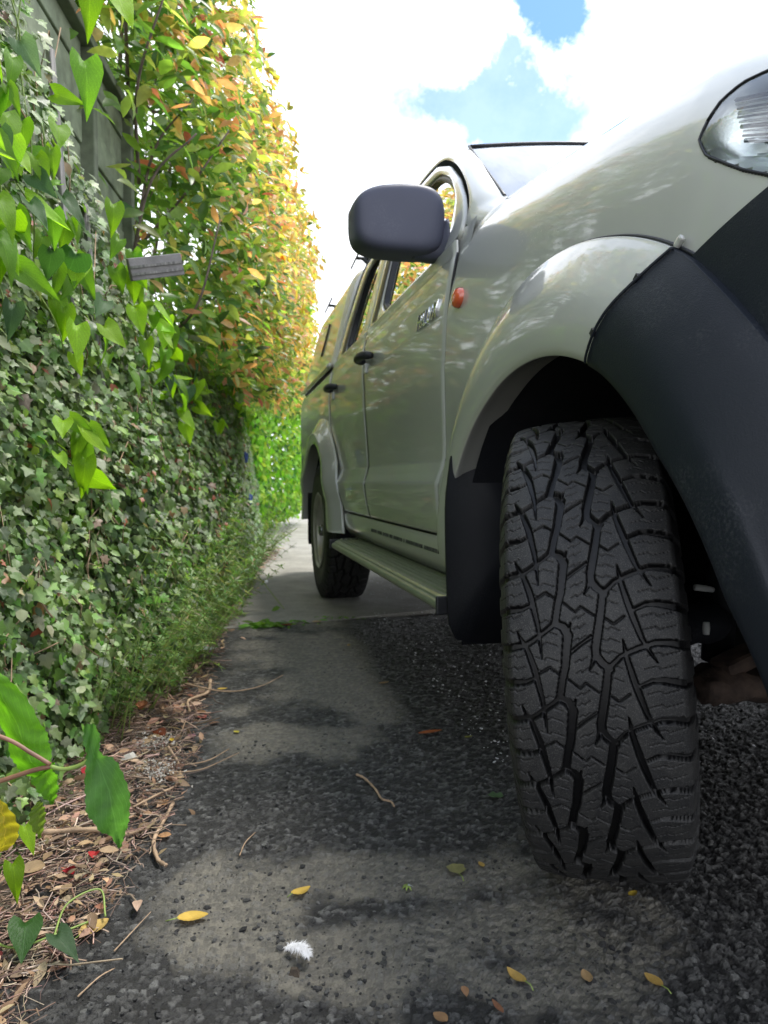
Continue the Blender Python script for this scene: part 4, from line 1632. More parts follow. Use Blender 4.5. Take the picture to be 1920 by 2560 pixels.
# older concrete slab beyond the joint
slab_x = lambda y: np.interp(y, [3.2, 5.6, 9.6, 17.5], [-0.79, -1.05, -1.5, -2.6])
xs = np.linspace(0, 1, 200); yy = np.linspace(0, 1, 320) ** 1.6
Uq, Vq = np.meshgrid(xs, yy)
X_ = 0; Yj = None
Xl = -0.95; Xr = 6.0
X_ = Xl + (Xr - Xl) * Uq ** 1.5
Y_ = jl(np.minimum(X_, 2.5)) + 0.006 + (14.0 - 3.3) * Vq
Xs_ = X_ + (slab_x(Y_) + 0.79) * (1 - Uq)
Z_ = 0.003 + (fbm(Xs_ * 2, Y_ * 2, 51) - 0.5) * 0.008 + (fbm(Xs_ * 40, Y_ * 40, 52) - 0.5) * 0.0018
Z_[0] -= 0.02
Z_ -= 0.012 * np.clip((0.02 - np.abs(Y_ - 6.6 - 0.3 * Xs_)) / 0.02, 0, 1)
me = np_mesh('path', np.stack([Xs_, Y_, Z_], -1).reshape(-1, 3), grid_faces(320, 200), 'concrete', False)
tag(link_mesh('path', me), kind='structure')
# soil strip under the hedge
coarse_sheet('soil', -3.5, -0.36, -2.0, 13.0, 160, 500, -0.013, 'soil', bumpy=0.03)
# ground to the horizon
me = np_mesh('ground', [(-400, -400, -0.03), (400, -400, -0.03), (400, 600, -0.03), (-400, 600, -0.03)], [(0, 1, 2, 3)], 'far_ground', False)
tag(link_mesh('ground', me), kind='structure')


# ------------------------------------------------------------------ loose stones
def rocks(n, place, smin, smax, seed, flat=0.55):
    r_ = np.random.default_rng(seed)
    base = []
    ico = bmesh.new(); bmesh.ops.create_icosphere(ico, subdivisions=1, radius=1.0)
    bv = np.array([v.co[:] for v in ico.verts]); bf = np.array([[v.index for v in f.verts] for f in ico.faces]); ico.free()
    P = place(n, r_)
    n = len(P)
    sc = smin * (smax / smin) ** (r_.random(n) ** 2.0)
    V = np.repeat(bv[None], n, 0) * (1 + 0.35 * (r_.random((n, len(bv), 1)) - 0.5))
    V *= np.stack([0.6 + 0.6 * r_.random(n), 0.6 + 0.5 * r_.random(n), flat * (0.6 + 0.6 * r_.random(n))], 1)[:, None]
    a = r_.random(n) * 6.28; ca, sa = np.cos(a)[:, None], np.sin(a)[:, None]
    x = V[..., 0] * ca - V[..., 1] * sa; y = V[..., 0] * sa + V[..., 1] * ca
    z = V[..., 2]
    tl = (r_.random((n, 1)) - 0.5) * 0.9
    z = z + x * tl
    V = np.stack([x, y, z], -1) * sc[:, None, None] + P[:, None]
    F_ = (bf[None] + (np.arange(n) * len(bv))[:, None, None]).reshape(-1, 3)
    cell = np.repeat(r_.random(n), len(bv))
    return V.reshape(-1, 3), F_, cell


def place_road(n, r_):
    y = 0.72 + 2.9 * r_.random(n * 3) ** 1.7
    x = (r_.random(n * 3) * 1.75 - 0.78) * y
    dens = 0.25 + 0.75 * np.clip((x - 0.25) / 0.4, 0, 1) + 0.5 * (fbm(x * 3, y * 3, 61) > 0.52)
    dens = dens + 0.7 * ((y > 1.45) & (y < 1.85) & (x < 0.1))
    k = (x > edge_x(y) - 0.02) & (r_.random(n * 3) < dens * 0.6)
    x, y = x[k][:n], y[k][:n]
    h_ = asphalt_height(x, y)[0] - 0.0065
    return np.stack([x, y, h_ + 0.001], 1)


V, Fc, cell = rocks(15000, place_road, 0.0016, 0.0068, 5)
Vb, Fb, cb = rocks(3000, lambda n, r_: (lambda P_: P_[P_[:, 0] > 0.30 + 0.10 * (fbm(P_[:, 0] * 4, P_[:, 1] * 4, 8) - .5)])(place_road(n * 2, r_)), 0.004, 0.0095, 6, 0.5)
Fc = np.vstack([Fc, Fb + len(V)]); V = np.vstack([V, Vb]); cell = np.r_[cell, cb]
me = np_mesh('gravel', V, Fc, 'asphalt', False, {'cell': ('f', cell), 'gap': ('f', np.ones(len(V))), 'sand': ('f', np.zeros(len(V)))})
tag(link_mesh('gravel', me), 'small grey loose stones and chippings scattered over the worn asphalt', 'gravel', kind='stuff')


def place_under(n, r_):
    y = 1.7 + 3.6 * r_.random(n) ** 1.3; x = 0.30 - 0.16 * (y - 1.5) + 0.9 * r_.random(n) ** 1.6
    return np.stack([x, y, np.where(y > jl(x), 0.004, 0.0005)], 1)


V, Fc, cell = rocks(900, place_under, 0.0018, 0.0058, 15, 0.35)  # white chips stand in for glints on wet stones, some for petals
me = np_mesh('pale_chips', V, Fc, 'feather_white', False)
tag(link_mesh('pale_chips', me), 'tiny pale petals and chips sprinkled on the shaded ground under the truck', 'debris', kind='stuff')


# =================================================================== leaves
def tmpl(kind):
    """returns verts (n,3) [x across, y along, z up], tris, uv"""
    def strip(st, fold, curl, tip, base=0.0):
        V = [(0, 0, 0)]; uv = [(0, 0)]
        for (t, w) in st:
            for s in (-1, 0, 1):
                z = abs(s) * w * fold - curl * t * t
                V.append((s * w, t, z)); uv.append((s, t))
        V.append((0, tip, -curl * tip * tip)); uv.append((0, tip))
        F_ = []
        F_ += [(0, 2, 1), (0, 3, 2)]
        for i in range(len(st) - 1):
            a = 1 + 3 * i; b_ = a + 3
            for k in (0, 1):
                F_ += [(a + k, a + k + 1, b_ + k + 1), (a + k, b_ + k + 1, b_ + k)]
        a = 1 + 3 * (len(st) - 1); e = len(V) - 1
        F_ += [(a, a + 1, e), (a + 1, a + 2, e)]
        return np.array(V, float), np.array(F_), np.array(uv, float)
    if kind == 'lance':
        return strip([(0.22, 0.125), (0.5, 0.185), (0.8, 0.11)], 0.35, 0.22, 1.0)
    if kind == 'simple':
        return strip([(0.3, 0.24), (0.65, 0.22)], 0.3, 0.2, 1.0)
    if kind == 'heart':
        # arrow-shaped bindweed leaf: lobes behind the stalk
        st = [(-0.16, 0.30), (0.0, 0.40), (0.18, 0.42), (0.38, 0.34), (0.58, 0.235), (0.78, 0.12)]
        V = []; uv = []
        for (t, w) in st:
            for s in (-1, -0.5, 0, 0.5, 1):
                y = t
                if t < 0: y = t * (abs(s) ** 0.8) if s else 0.02
                z = (abs(s) * w) * 0.30 - 0.25 * max(t, 0) ** 2 + 0.03 * math.sin(5 * t + 3 * s)
                V.append((s * w, y, z)); uv.append((s, max(t, 0)))
        V.append((0, 1.0, -0.25)); uv.append((0, 1.0))
        F_ = []
        for i in range(len(st) - 1):
            for k in range(4):
                a = i * 5 + k; b_ = a + 5
                F_ += [(a, a + 1, b_ + 1), (a, b_ + 1, b_)]
        e = len(V) - 1; a = 5 * (len(st) - 1)
        F_ += [(a + k, a + k + 1, e) for k in range(4)]
        return np.array(V, float), np.array(F_), np.array(uv, float)
    if kind == 'ivy':
        ol = [(0, 0.0), (0.22, -0.10), (0.48, 0.05), (0.34, 0.30), (0.52, 0.52), (0.24, 0.62), (0, 1.0), (-0.24, 0.62), (-0.52, 0.52), (-0.34, 0.30), (-0.48, 0.05), (-0.22, -0.10)]
        V = [(0, 0.36, 0.05)] + [(x, y, (abs(x)) * 0.12 - 0.10 * y * y) for x, y in ol]
        uv = [(0, 0.3)] + [(x * 2, y) for x, y in ol]
        n_ = len(ol)
        F_ = [(0, 1 + i, 1 + (i + 1) % n_) for i in range(n_)]
        return np.array(V, float), np.array(F_), np.array(uv, float)
    if kind == 'needle':
        return strip([(0.5, 0.075)], 0.2, 0.1, 1.0)


TM = {k: tmpl(k) for k in ('lance', 'simple', 'heart', 'ivy', 'needle')}


def unit(a):
    return a / (np.linalg.norm(a, axis=-1, keepdims=True) + 1e-9)


def leaf_frames(N, Dn):
    N = unit(N); Dn = Dn - (Dn * N).sum(-1, keepdims=True) * N
    Dn = unit(Dn); X = np.cross(Dn, N)
    return X, Dn, N


def leaves_geo(kind, P, N, Dn, size, col, wid=1.0):
    tv, tf, tuv = TM[kind]
    X, Y, Z = leaf_frames(N, Dn)
    n = len(P)
    w = np.broadcast_to(np.asarray(wid), (n,))
    tvv = tv[None].repeat(n, 0)
    tvv[..., 0] *= w[:, None]
    # individual curl and twist
    cr = rng.normal(0, 0.18, n)[:, None]
    tvv[..., 2] += cr * tvv[..., 1] ** 2 + rng.normal(0, 0.12, n)[:, None] * tvv[..., 0] * tvv[..., 1] * 2
    V = (tvv[..., 0:1] * X[:, None] + tvv[..., 1:2] * Y[:, None] + tvv[..., 2:3] * Z[:, None]) * np.asarray(size)[:, None, None] + P[:, None]
    F_ = (tf[None] + (np.arange(n) * len(tv))[:, None, None]).reshape(-1, 3)
    c = np.concatenate([col, np.ones((n, 1))], 1)
    C = np.repeat(c, len(tv), 0)
    uv = np.tile(tuv, (n, 1))
    return V.reshape(-1, 3), F_, C, uv


def leaf_mesh(name, parts, mat, smooth=True):
    V = []; Fs = []; C = []; U = []; o = 0
    for (v, f, c, u) in parts:
        V.append(v); Fs.append(f + o); C.append(c); U.append(u); o += len(v)
    return np_mesh(name, np.vstack(V), np.vstack(Fs), mat, smooth, {'col': ('c', np.vstack(C))}, np.vstack(U))


def palette(n, cols, w=None, var=0.25):
    cols = np.asarray(cols, float)
    i = rng.choice(len(cols), n, p=None if w is None else np.asarray(w, float) / sum(w))
    c = cols[i]
    c = c * (1 + rng.normal(0, var, (n, 1))).clip(0.4, 1.8) * (1 + rng.normal(0, 0.06, (n, 3)))
    return c.clip(0.004, 0.95)


def leaf_variants(kind, mat, cols, n, big=True):
    out = []
    for i in range(n):
        v, f, c, u = leaves_geo(kind, np.zeros((1, 3)), np.array([[0, 0, 1.0]]), np.array([[0, 1.0, 0]]), [1.0], palette(1, cols, var=0.12))
        out.append(np_mesh(kind + '_leaf', v, f, mat, True, {'col': ('c', c)}, u))
    return out


def place_leaf(name, me_, p, N, Dn, size, parent):
    o = bpy.data.objects.new(name, me_)
    COL.objects.link(o)
    o.parent = parent
    X, Y, Z = leaf_frames(np.array([N], float), np.array([Dn], float))
    M = Matrix(((X[0][0], Y[0][0], Z[0][0]), (X[0][1], Y[0][1], Z[0][1]), (X[0][2], Y[0][2], Z[0][2])))
    o.matrix_local = Matrix.Translation(Vector(p)) @ M.to_4x4() @ Matrix.Diagonal((size * random.uniform(0.6, 1.0), size, size, 1))
    return o


CAM = np.array([0, 0, 0.697])
CP = (math.cos(R(2.5)), math.sin(R(2.5)))


def seen_size(P, size):
    """rough size in the picture, 0 when outside it"""
    q = P - CAM
    yc = q[:, 1] * CP[0] - q[:, 2] * CP[1]; zc = q[:, 1] * CP[1] + q[:, 2] * CP[0]
    ok = (yc > 0.1) & (np.abs(q[:, 0] / np.maximum(yc, .01)) < 0.55) & (np.abs(zc / np.maximum(yc, .01)) < 0.73)
    return np.where(ok, size / np.maximum(yc, 0.1), 0)

# =================================================================== fence
fence = empty('garden_fence', (-0.93, 1.5, 0))
tag(fence, 'weathered green board fence standing behind the ivy, under the red-tipped shrub', 'fence')
FX = lambda y: -0.93 - 0.08 * (y - 2.2)


def fence_box(name, y0, y1, z0, z1, th, mat, off=0.0, bevel=0.004):
    yc = 0.5 * (y0 + y1); a = math.atan(0.08)
    acc = Acc()
    acc.box((FX(yc) + off + 0.93, yc - 1.5, 0.5 * (z0 + z1)), (th, (y1 - y0), z1 - z0), Matrix.Rotation(a, 3, 'Z'))
    return acc.obj(name, mat, fence, bevel=bevel)


for y0, y1 in ((0.30, 1.20), (1.27, 2.22), (2.29, 2.66)):
    z = 0.05
    k = 0
    while z < 1.98:
        fence_box('board', y0, y1, z, z + 0.108, 0.018, 'fence_green', -0.008 + 0.006 * (k % 2)); z += 0.112; k += 1
for y in (0.27, 1.235, 2.255, 2.68):
    fence_box('post', y - 0.020, y + 0.020, 0.0, 2.05, 0.05, 'fence_cap', 0.012)
fence_box('cap_rail', 0.20, 2.72, 2.03, 2.06, 0.085, 'fence_cap', 0.0)
# low grey boards further along, mostly under the ivy
low = empty('low_board_wall', (-1.1, 4.5, 0))
tag(low, 'low grey plank wall further along the lane, almost wholly under ivy', 'fence')
for i in range(27):
    y = 2.78 + i * 0.125
    acc = Acc(); acc.box((-0.99 - 0.085 * (y - 2.2) + 1.1 + random.uniform(-.006, .006), y - 4.5, 0.56), (0.02, 0.118, 1.12 + random.uniform(-.03, .03)))
    acc.obj('board', 'board_grey', low)

# broken board end sticking out of the ivy
so = empty('broken_board', (-0.70, 2.12, 1.325))
tag(so, 'short split grey board end poking out sideways above the ivy', 'board')
acc = Acc(); acc.box((0.02, 0.02, 0.0), (0.022, 0.16, 0.062))
o = acc.obj('board', 'wood_grey', so, bevel=0.002)
for k in (-0.014, 0.006):
    acc = Acc(); acc.box((0.033, 0.02, k), (0.004, 0.158, 0.007)); acc.obj('split_ridge', 'board_grey', so)
so.rotation_euler = (R(16), R(10), R(-52))
# grey trellis slats at the left border
tr_ = empty('trellis', (-0.80, 1.40, 0.0))
tag(tr_, 'old grey wooden trellis slats showing between the climbing leaves', 'trellis')
for (x, y, z, sx, sy, sz, rx) in ((0.0, 0.03, 1.30, 0.014, 0.045, 0.75, 4), (-0.005, 0.42, 1.32, 0.012, 0.028, 0.85, 9), (-0.01, 0.60, 1.20, 0.012, 0.024, 0.5, 12), (-0.03, 0.35, 1.22, 0.012, 0.9, 0.026, 0)):
    acc = Acc(); acc.box((x, y, z), (sx, sy, sz), Matrix.Rotation(R(rx), 3, 'X')); acc.obj('slat', 'board_grey', tr_, bevel=0.002)

# =================================================================== ivy
def ivy_x(y, z):
    foot = np.interp(y, [0.4, 1.2, 1.6, 2.0, 2.3, 3.1, 4.1, 6.2, 8.0], [-0.66, -0.69, -0.74, -0.77, -0.72, -0.80, -0.88, -1.08, -1.30])
    top = np.interp(y, [0.4, 1.5, 2.2, 4.3, 6.2, 8.0], [-0.80, -0.80, -0.84, -0.90, -1.28, -1.60])
    t = np.clip(z / 1.3, 0, 1.5)
    x = foot * (1 - t) + top * t
    return x + 0.10 * (fbm(y * 3 + 7, z * 3 + 1, 71, 3) - 0.5) + 0.03 * (fbm(y * 9, z * 9, 73, 3) - 0.5)


def ivy_top(y):
    return np.interp(y, [0.4, 1.5, 1.9, 2.2, 2.45, 2.8, 3.3, 4.4, 6.0, 8.0], [1.95, 1.9, 1.62, 1.48, 1.42, 1.40, 1.32, 1.24, 1.15, 1.1]) + 0.16 * (fbm(y * 5, y * 0, 75, 3) - 0.5)


ivy = empty('ivy', (-0.8, 2.5, 0))
tag(ivy, 'dense small-leaved dark and grey-green ivy wall covering the fence from the ground up', 'ivy')
NI = 62000
y = 0.55 + 6.3 * rng.random(NI) ** 1.6
z = rng.random(NI) * (ivy_top(y) + 0.02)
dep = rng.random(NI) ** 1.3 * 0.11
x = ivy_x(y, z) - dep + 0.02
hole_n = fbm(y * 6, z * 6, 81, 3)
k = (hole_n < 0.66) | (dep > 0.05) | (rng.random(NI) < 0.3)
x, y, z, dep = x[k], y[k], z[k], dep[k]
n = len(x)
N = np.stack([np.ones(n), -0.50 + rng.normal(0, 0.55, n), 0.75 + rng.normal(0, 0.50, n)], 1)
Dn = np.stack([0.25 + rng.normal(0, 0.3, n), rng.normal(0, 0.55, n), -1 + rng.normal(0, 0.35, n)], 1)
size = (0.014 + 0.023 * rng.random(n) ** 1.4) * (1 + 0.10 * (y - 1.5).clip(0, 6))
zone = fbm(y * 2.2, z * 2.2, 83, 3)
colA = palette(n, [(0.075, 0.14, 0.035), (0.13, 0.22, 0.05), (0.19, 0.34, 0.06), (0.22, 0.27, 0.14)], (4, 4, 2, 2))
colB = palette(n, [(0.22, 0.31, 0.11), (0.31, 0.38, 0.19), (0.14, 0.25, 0.05), (0.25, 0.42, 0.05)], (4, 2.4, 4, 2.2))
fB = np.clip((zone - 0.44) * 6 + 0.7 * np.clip((z - 0.35) / 0.5, 0, 1), 0, 1)[:, None]
col = np.where(rng.random((n, 1)) < fB, colB, colA)
dead = rng.random(n) < 0.035
col[dead] = palette(dead.sum(), [(0.30, 0.16, 0.08), (0.36, 0.24, 0.13), (0.45, 0.12, 0.06)])
# bright fresh growth lower down and further along
fresh = rng.random(n) < 0.08 + 0.22 * np.clip((y - 3.5) / 3, 0, 1) + 0.12 * (z < 0.4)
col[fresh] = palette(fresh.sum(), [(0.12, 0.30, 0.03), (0.17, 0.34, 0.05)])
P = np.stack([x + 0.8, y - 2.5, z], 1)
Pw = np.stack([x, y, z], 1)
ss_ = seen_size(Pw, size) * (dep < 0.035)
order = np.argsort(-ss_)[:290]
sel = np.zeros(n, bool); sel[order] = True
P += 0
ks = rng.random(n) < 0.35
sa = ~sel & ~ks; sb = ~sel & ks
me = leaf_mesh('leaves', [leaves_geo('ivy', P[sa], N[sa], Dn[sa], size[sa], col[sa], 0.7 + 0.4 * rng.random(sa.sum())), leaves_geo('simple', P[sb], N[sb], Dn[sb], size[sb] * 1.15, col[sb], 1.0 + 0.6 * rng.random(sb.sum()))], 'ivy_leaf')
tag(link_mesh('leaves', me, ivy), kind='stuff')
for i in order:
    v, f, c, u = leaves_geo('ivy', P[i:i + 1] * 0, N[i:i + 1], Dn[i:i + 1], size[i:i + 1], col[i:i + 1])
    o = link_mesh('leaf', np_mesh('leaf', v, f, 'ivy_leaf', True, {'col': ('c', c)}, u), ivy)
    o.location = P[i]
# ivy stems creeping over the wall
acc = Acc()
for i in range(170):
    y0 = 0.6 + 6.5 * random.random() ** 1.6; z0 = random.uniform(0.0, float(ivy_top(y0)) * 0.85)
    pts = []; a = random.uniform(-0.9, 0.9)
    L_ = random.uniform(0.15, 0.5)
    for k in range(8):
        yy_ = y0 + a * L_ * k / 7 + 0.02 * math.sin(k * 1.7 + i); zz_ = max(0.01, z0 + L_ * k / 7 * random.uniform(.7, 1.1) * random.choice((1, 1, 1, .6)))
        pts.append((float(ivy_x(np.array(yy_), np.array(zz_))) + 0.8 + random.uniform(-0.01, 0.022), yy_ - 2.5, zz_))
    v, f = tube_geo(pts, [0.0022] * 4 + [0.0016] * 4, 5); acc.add(v, f)
o = acc.obj('stems', 'twig', ivy, smooth=True); tag(o, kind='stuff')
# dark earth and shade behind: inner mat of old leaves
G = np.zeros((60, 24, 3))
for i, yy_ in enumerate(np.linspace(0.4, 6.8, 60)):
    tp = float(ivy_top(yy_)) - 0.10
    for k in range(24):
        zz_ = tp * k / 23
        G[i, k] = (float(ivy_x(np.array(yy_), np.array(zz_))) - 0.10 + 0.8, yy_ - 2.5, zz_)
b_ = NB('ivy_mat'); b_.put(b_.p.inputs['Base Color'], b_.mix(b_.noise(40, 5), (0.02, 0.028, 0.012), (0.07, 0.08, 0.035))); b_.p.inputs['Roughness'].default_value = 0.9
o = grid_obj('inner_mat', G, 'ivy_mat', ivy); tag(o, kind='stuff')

# =================================================================== bindweed
BG = [(0.24, 0.47, 0.015), (0.31, 0.54, 0.03), (0.18, 0.39, 0.025)]
HV = leaf_variants('heart', 'soft_leaf', BG, 8)
HVd = leaf_variants('heart', 'soft_leaf', [(0.05, 0.13, 0.03), (0.07, 0.16, 0.06), (0.16, 0.24, 0.14)], 5)


def bindweed(label, base, path, leaves, group=None, r=0.0018, stem='green_stem'):
    root = empty('bindweed_vine', base)
    tag(root, label, 'climbing vine', group)
    b0 = Vector(base)
    for pth in path:
        q = smooth_curve([tuple(Vector(p) - b0) for p in pth], 10 * len(pth))
        tube('stem', q, r, stem, root, 6)
    for (p, N_, D_, s, dark) in leaves:
        me_ = random.choice(HVd if dark else HV)
        pb = Vector(p) - b0
        place_leaf('leaf', me_, pb, N_, D_, s, root)
    return root


def rand_leaf(p, s, dark=False, N0=(0.75, -0.75, 0.25), D0=(0.15, 0.0, -1), j=0.5):
    return (p, [N0[i] + random.gauss(0, j) for i in range(3)], [D0[i] + random.gauss(0, j * 0.75) for i in range(3)], s, dark)


def cascade(y0, z0, z1, n, x_off=0.05, s0=0.075, spread=0.05, drift=0.0):
    pts = []; lv = []
    for k in range(9):
        t = k / 8
        yy_ = y0 + drift * t + 0.015 * math.sin(5 * t + y0 * 9); zz_ = z0 + (z1 - z0) * t
        pts.append((float(ivy_x(np.array(yy_), np.array(zz_))) + x_off * 0.6 + 0.01 * math.sin(9 * t), yy_, zz_))
    for k in range(n):
        t = (k + random.random() * 0.5) / n
        yy_ = y0 + drift * t + random.gauss(0, spread); zz_ = z0 + (z1 - z0) * t + random.gauss(0, 0.02)
        xx_ = float(ivy_x(np.array(yy_), np.array(zz_))) + x_off + random.uniform(-0.01, 0.04)
        lv.append(rand_leaf((xx_, yy_, zz_), s0 * random.uniform(0.6, 1.2), random.random() < 0.15))
    return pts, lv


descs = ['bright green bindweed curtain hanging at the top left border in front of the trellis',
         'bright green bindweed strand hanging beside the green fence boards, nearest the fence post',
         'long bindweed strand trailing down the middle of the ivy wall under the trellis',
         'bindweed strand of pointed leaves climbing below the broken grey board',
         'thin line of bright bindweed leaves running along the upper ivy towards the far hedge',
         'small bindweed sprig standing out from the middle of the ivy']
specs = [[(1.22, 1.85, 1.12, 22, 0.0), (1.32, 1.8, 1.15, 18, 0.0), (1.42, 1.85, 1.15, 13, 0.0), (1.15, 1.5, 1.0, 16, 0), (1.26, 1.75, 1.05, 16, 0.02), (1.18, 1.7, 1.3, 10, 0)],
         [(1.55, 1.85, 1.30, 6, 0.04), (1.62, 1.50, 1.18, 9, 0.1), (1.56, 1.95, 1.62, 2, 0.0)],
         [(1.50, 1.32, 1.0, 10, 0.2), (1.75, 1.25, 0.98, 8, 0.2), (1.32, 1.22, 1.02, 5, 0.1)],
         [(2.05, 1.42, 1.10, 12, 0.25), (2.25, 1.30, 1.0, 12, 0.3), (2.5, 1.15, 0.95, 10, 0.35)],
         [(2.9, 1.10, 0.95, 10, 0.7), (3.5, 1.25, 1.05, 14, 0.9), (2.6, 1.30, 1.1, 10, 0.5)],
         [(1.62, 0.86, 0.70, 7, 0.16), (1.66, 0.82, 0.76, 4, 0.24)]]
for d_, sp in zip(descs, specs):
    paths = []; lvs = []
    for (y0, z0, z1, n_, dr) in sp:
        p_, l_ = cascade(y0, z0, z1, n_, drift=dr, s0=0.082 if y0 < 2 else 0.08)
        paths.append(p_); lvs += l_
    if d_.startswith('bright green bindweed strand'):
        # the two big leaves in front of the fence
        lvs += [((-0.60, 1.62, 1.79), (0.7, -0.7, 0.25), (0.25, 0.1, -1), 0.105, False), ((-0.655, 1.62, 1.80), (0.6, -0.8, 0.1), (0.05, 0.0, -1), 0.11, False),
                ((-0.66, 1.60, 1.62), (0.65, -0.75, 0.1), (0.1, 0.05, -1), 0.115, False), ((-0.62, 1.65, 1.33), (0.7, -0.7, 0.2), (0.0, 0.0, -1), 0.07, False)]
    bindweed(d_, (float(ivy_x(np.array(sp[0][0]), np.array(0.9))) , sp[0][0], 0.0), paths, lvs)

# foreground shoot in the lower left corner: a big serrated leaf on a bent stalk
fg = empty('foreground_shoot', (-0.50, 0.74, 0.0))
tag(fg, 'nearest green shoot reaching in from the left border, with one large hanging serrated leaf', 'leafy shoot')
b0 = Vector(fg.location)
tube('stalk', smooth_curve([Vector(p) - b0 for p in ((-0.50, 0.74, 0.455), (-0.413, 0.75, 0.423), (-0.38, 0.75, 0.405), (-0.359, 0.75, 0.392))], 20), 0.0023, 'red_stem', fg, 8)
tube('stalk', smooth_curve([Vector(p) - b0 for p in ((-0.50, 0.74, 0.350), (-0.42, 0.75, 0.372), (-0.38, 0.75, 0.385), (-0.359, 0.75, 0.390))], 20), 0.0025, 'red_stem', fg, 8)
tube('stalk', smooth_curve([Vector(p) - b0 for p in ((-0.359, 0.75, 0.390), (-0.345, 0.75, 0.387), (-0.328, 0.75, 0.391), (-0.314, 0.75, 0.400))], 20), 0.0022, 'green_stem', fg, 8)


def serrated_leaf(name, rows_, col, parent, mat='soft_leaf', nseg=36, cols=9, teeth=0.0015):
    """rows_: centre line points with half width and a sideways vector"""
    c = smooth_curve([r[0] for r in rows_], nseg)
    w = smooth_curve([(r[1] * 0.86, 0) for r in rows_], nseg)[:, 0].clip(0.0003)
    s = unit(smooth_curve([r[2] for r in rows_], nseg))
    V = []; U = []
    t_ = np.gradient(c, axis=0); nn_ = unit(np.cross(unit(t_), s))
    for i in range(nseg):
        for k in range(cols):
            f = -1 + 2 * k / (cols - 1)
            ww = w[i] + (teeth * ((i % 2) - 0.5) if abs(f) == 1 else 0)
            p = c[i] + s[i] * f * ww + nn_[i] * (abs(f) ** 1.3 * w[i] * 0.42 + 0.002 * math.sin(i * 0.9 + f * 5) + 0.0006 * math.sin(i * 2.6) * (1 - abs(f)))
            V.append(p); U.append((f, i / nseg))
    me_ = np_mesh(name, V, grid_faces(nseg, cols), mat, True, {'col': ('c', np.tile((*col, 1), (len(V), 1)))}, np.array(U))
    o_ = link_mesh(name, me_, parent)
    return o_


L0 = lambda *p: tuple(Vector(p) - b0)
serrated_leaf('leaf', [(L0(-0.3165, 0.748, 0.437), 0.006, (0.9, 0.5, 0.1)), (L0(-0.3150, 0.750, 0.420), 0.010, (0.8, 0.6, 0.1)), (L0(-0.3135, 0.750, 0.404), 0.0085, (0.8, 0.6, 0.0)),
                       (L0(-0.3080, 0.752, 0.392), 0.017, (0.8, 0.5, 0.3)), (L0(-0.2985, 0.748, 0.372), 0.0245, (0.9, 0.25, 0.35)), (L0(-0.2915, 0.744, 0.352), 0.0265, (0.95, 0.1, 0.3)),
                       (L0(-0.2890, 0.744, 0.335), 0.020, (1, 0.1, 0.22)), (L0(-0.2875, 0.748, 0.320), 0.011, (1, 0.1, 0.1)), (L0(-0.2860, 0.752, 0.300), 0.001, (1, 0, 0))],
              (0.105, 0.27, 0.055), fg)
serrated_leaf('leaf', [(L0(-0.362, 0.762, 0.388), 0.002, (0.8, 0.2, 0.6)), (L0(-0.378, 0.765, 0.380), 0.015, (0.75, 0.1, 0.65)), (L0(-0.392, 0.768, 0.395), 0.026, (0.8, 0.1, 0.55)), (L0(-0.402, 0.77, 0.420), 0.024, (0.85, 0.1, 0.5)), (L0(-0.425, 0.77, 0.470), 0.016, (0.9, 0.1, 0.4)), (L0(-0.45, 0.77, 0.50), 0.001, (1, 0, 0))],
              (0.16, 0.42, 0.02), fg)
serrated_leaf('leaf', [(L0(-0.395, 0.79, 0.385), 0.006, (0.9, 0, 0.2)), (L0(-0.384, 0.79, 0.365), 0.017, (0.9, 0, 0.2)), (L0(-0.379, 0.79, 0.345), 0.012, (1, 0, 0.1)), (L0(-0.377, 0.79, 0.33), 0.001, (1, 0, 0))],
              (0.15, 0.38, 0.03), fg)
# yellowing bindweed at the left border
yb = empty('yellow_bindweed', (-0.43, 0.77, 0.0))
tag(yb, 'yellowed heart-shaped leaf with a narrow green one at the lower left border', 'climbing vine')
b0 = Vector(yb.location)
L0 = lambda *p: tuple(Vector(p) - b0)
serrated_leaf('leaf', [(L0(-0.417, 0.755, 0.352), 0.014, (0.8, -0.2, -0.35)), (L0(-0.412, 0.750, 0.340), 0.025, (0.9, -0.1, -0.2)), (L0(-0.409, 0.748, 0.325), 0.023, (1, 0, -0.1)), (L0(-0.410, 0.750, 0.308), 0.014, (1, 0, 0)), (L0(-0.418, 0.755, 0.294), 0.001, (1, 0, 0))],
              (0.55, 0.46, 0.04), yb, teeth=0.0)
serrated_leaf('leaf', [(L0(-0.3805, 0.77, 0.342), 0.003, (0.7, 0, -0.2)), (L0(-0.382, 0.77, 0.332), 0.010, (1, 0, 0)), (L0(-0.382, 0.768, 0.318), 0.009, (1, 0, 0)), (L0(-0.381, 0.768, 0.302), 0.001, (1, 0, 0))],
              (0.20, 0.30, 0.05), yb, teeth=0.0)
tube('stem', smooth_curve([L0(-0.46, 0.77, 0.0), L0(-0.44, 0.775, 0.15), L0(-0.43, 0.772, 0.28), L0(-0.417, 0.76, 0.353)], 20), 0.0015, 'green_stem', yb, 6)

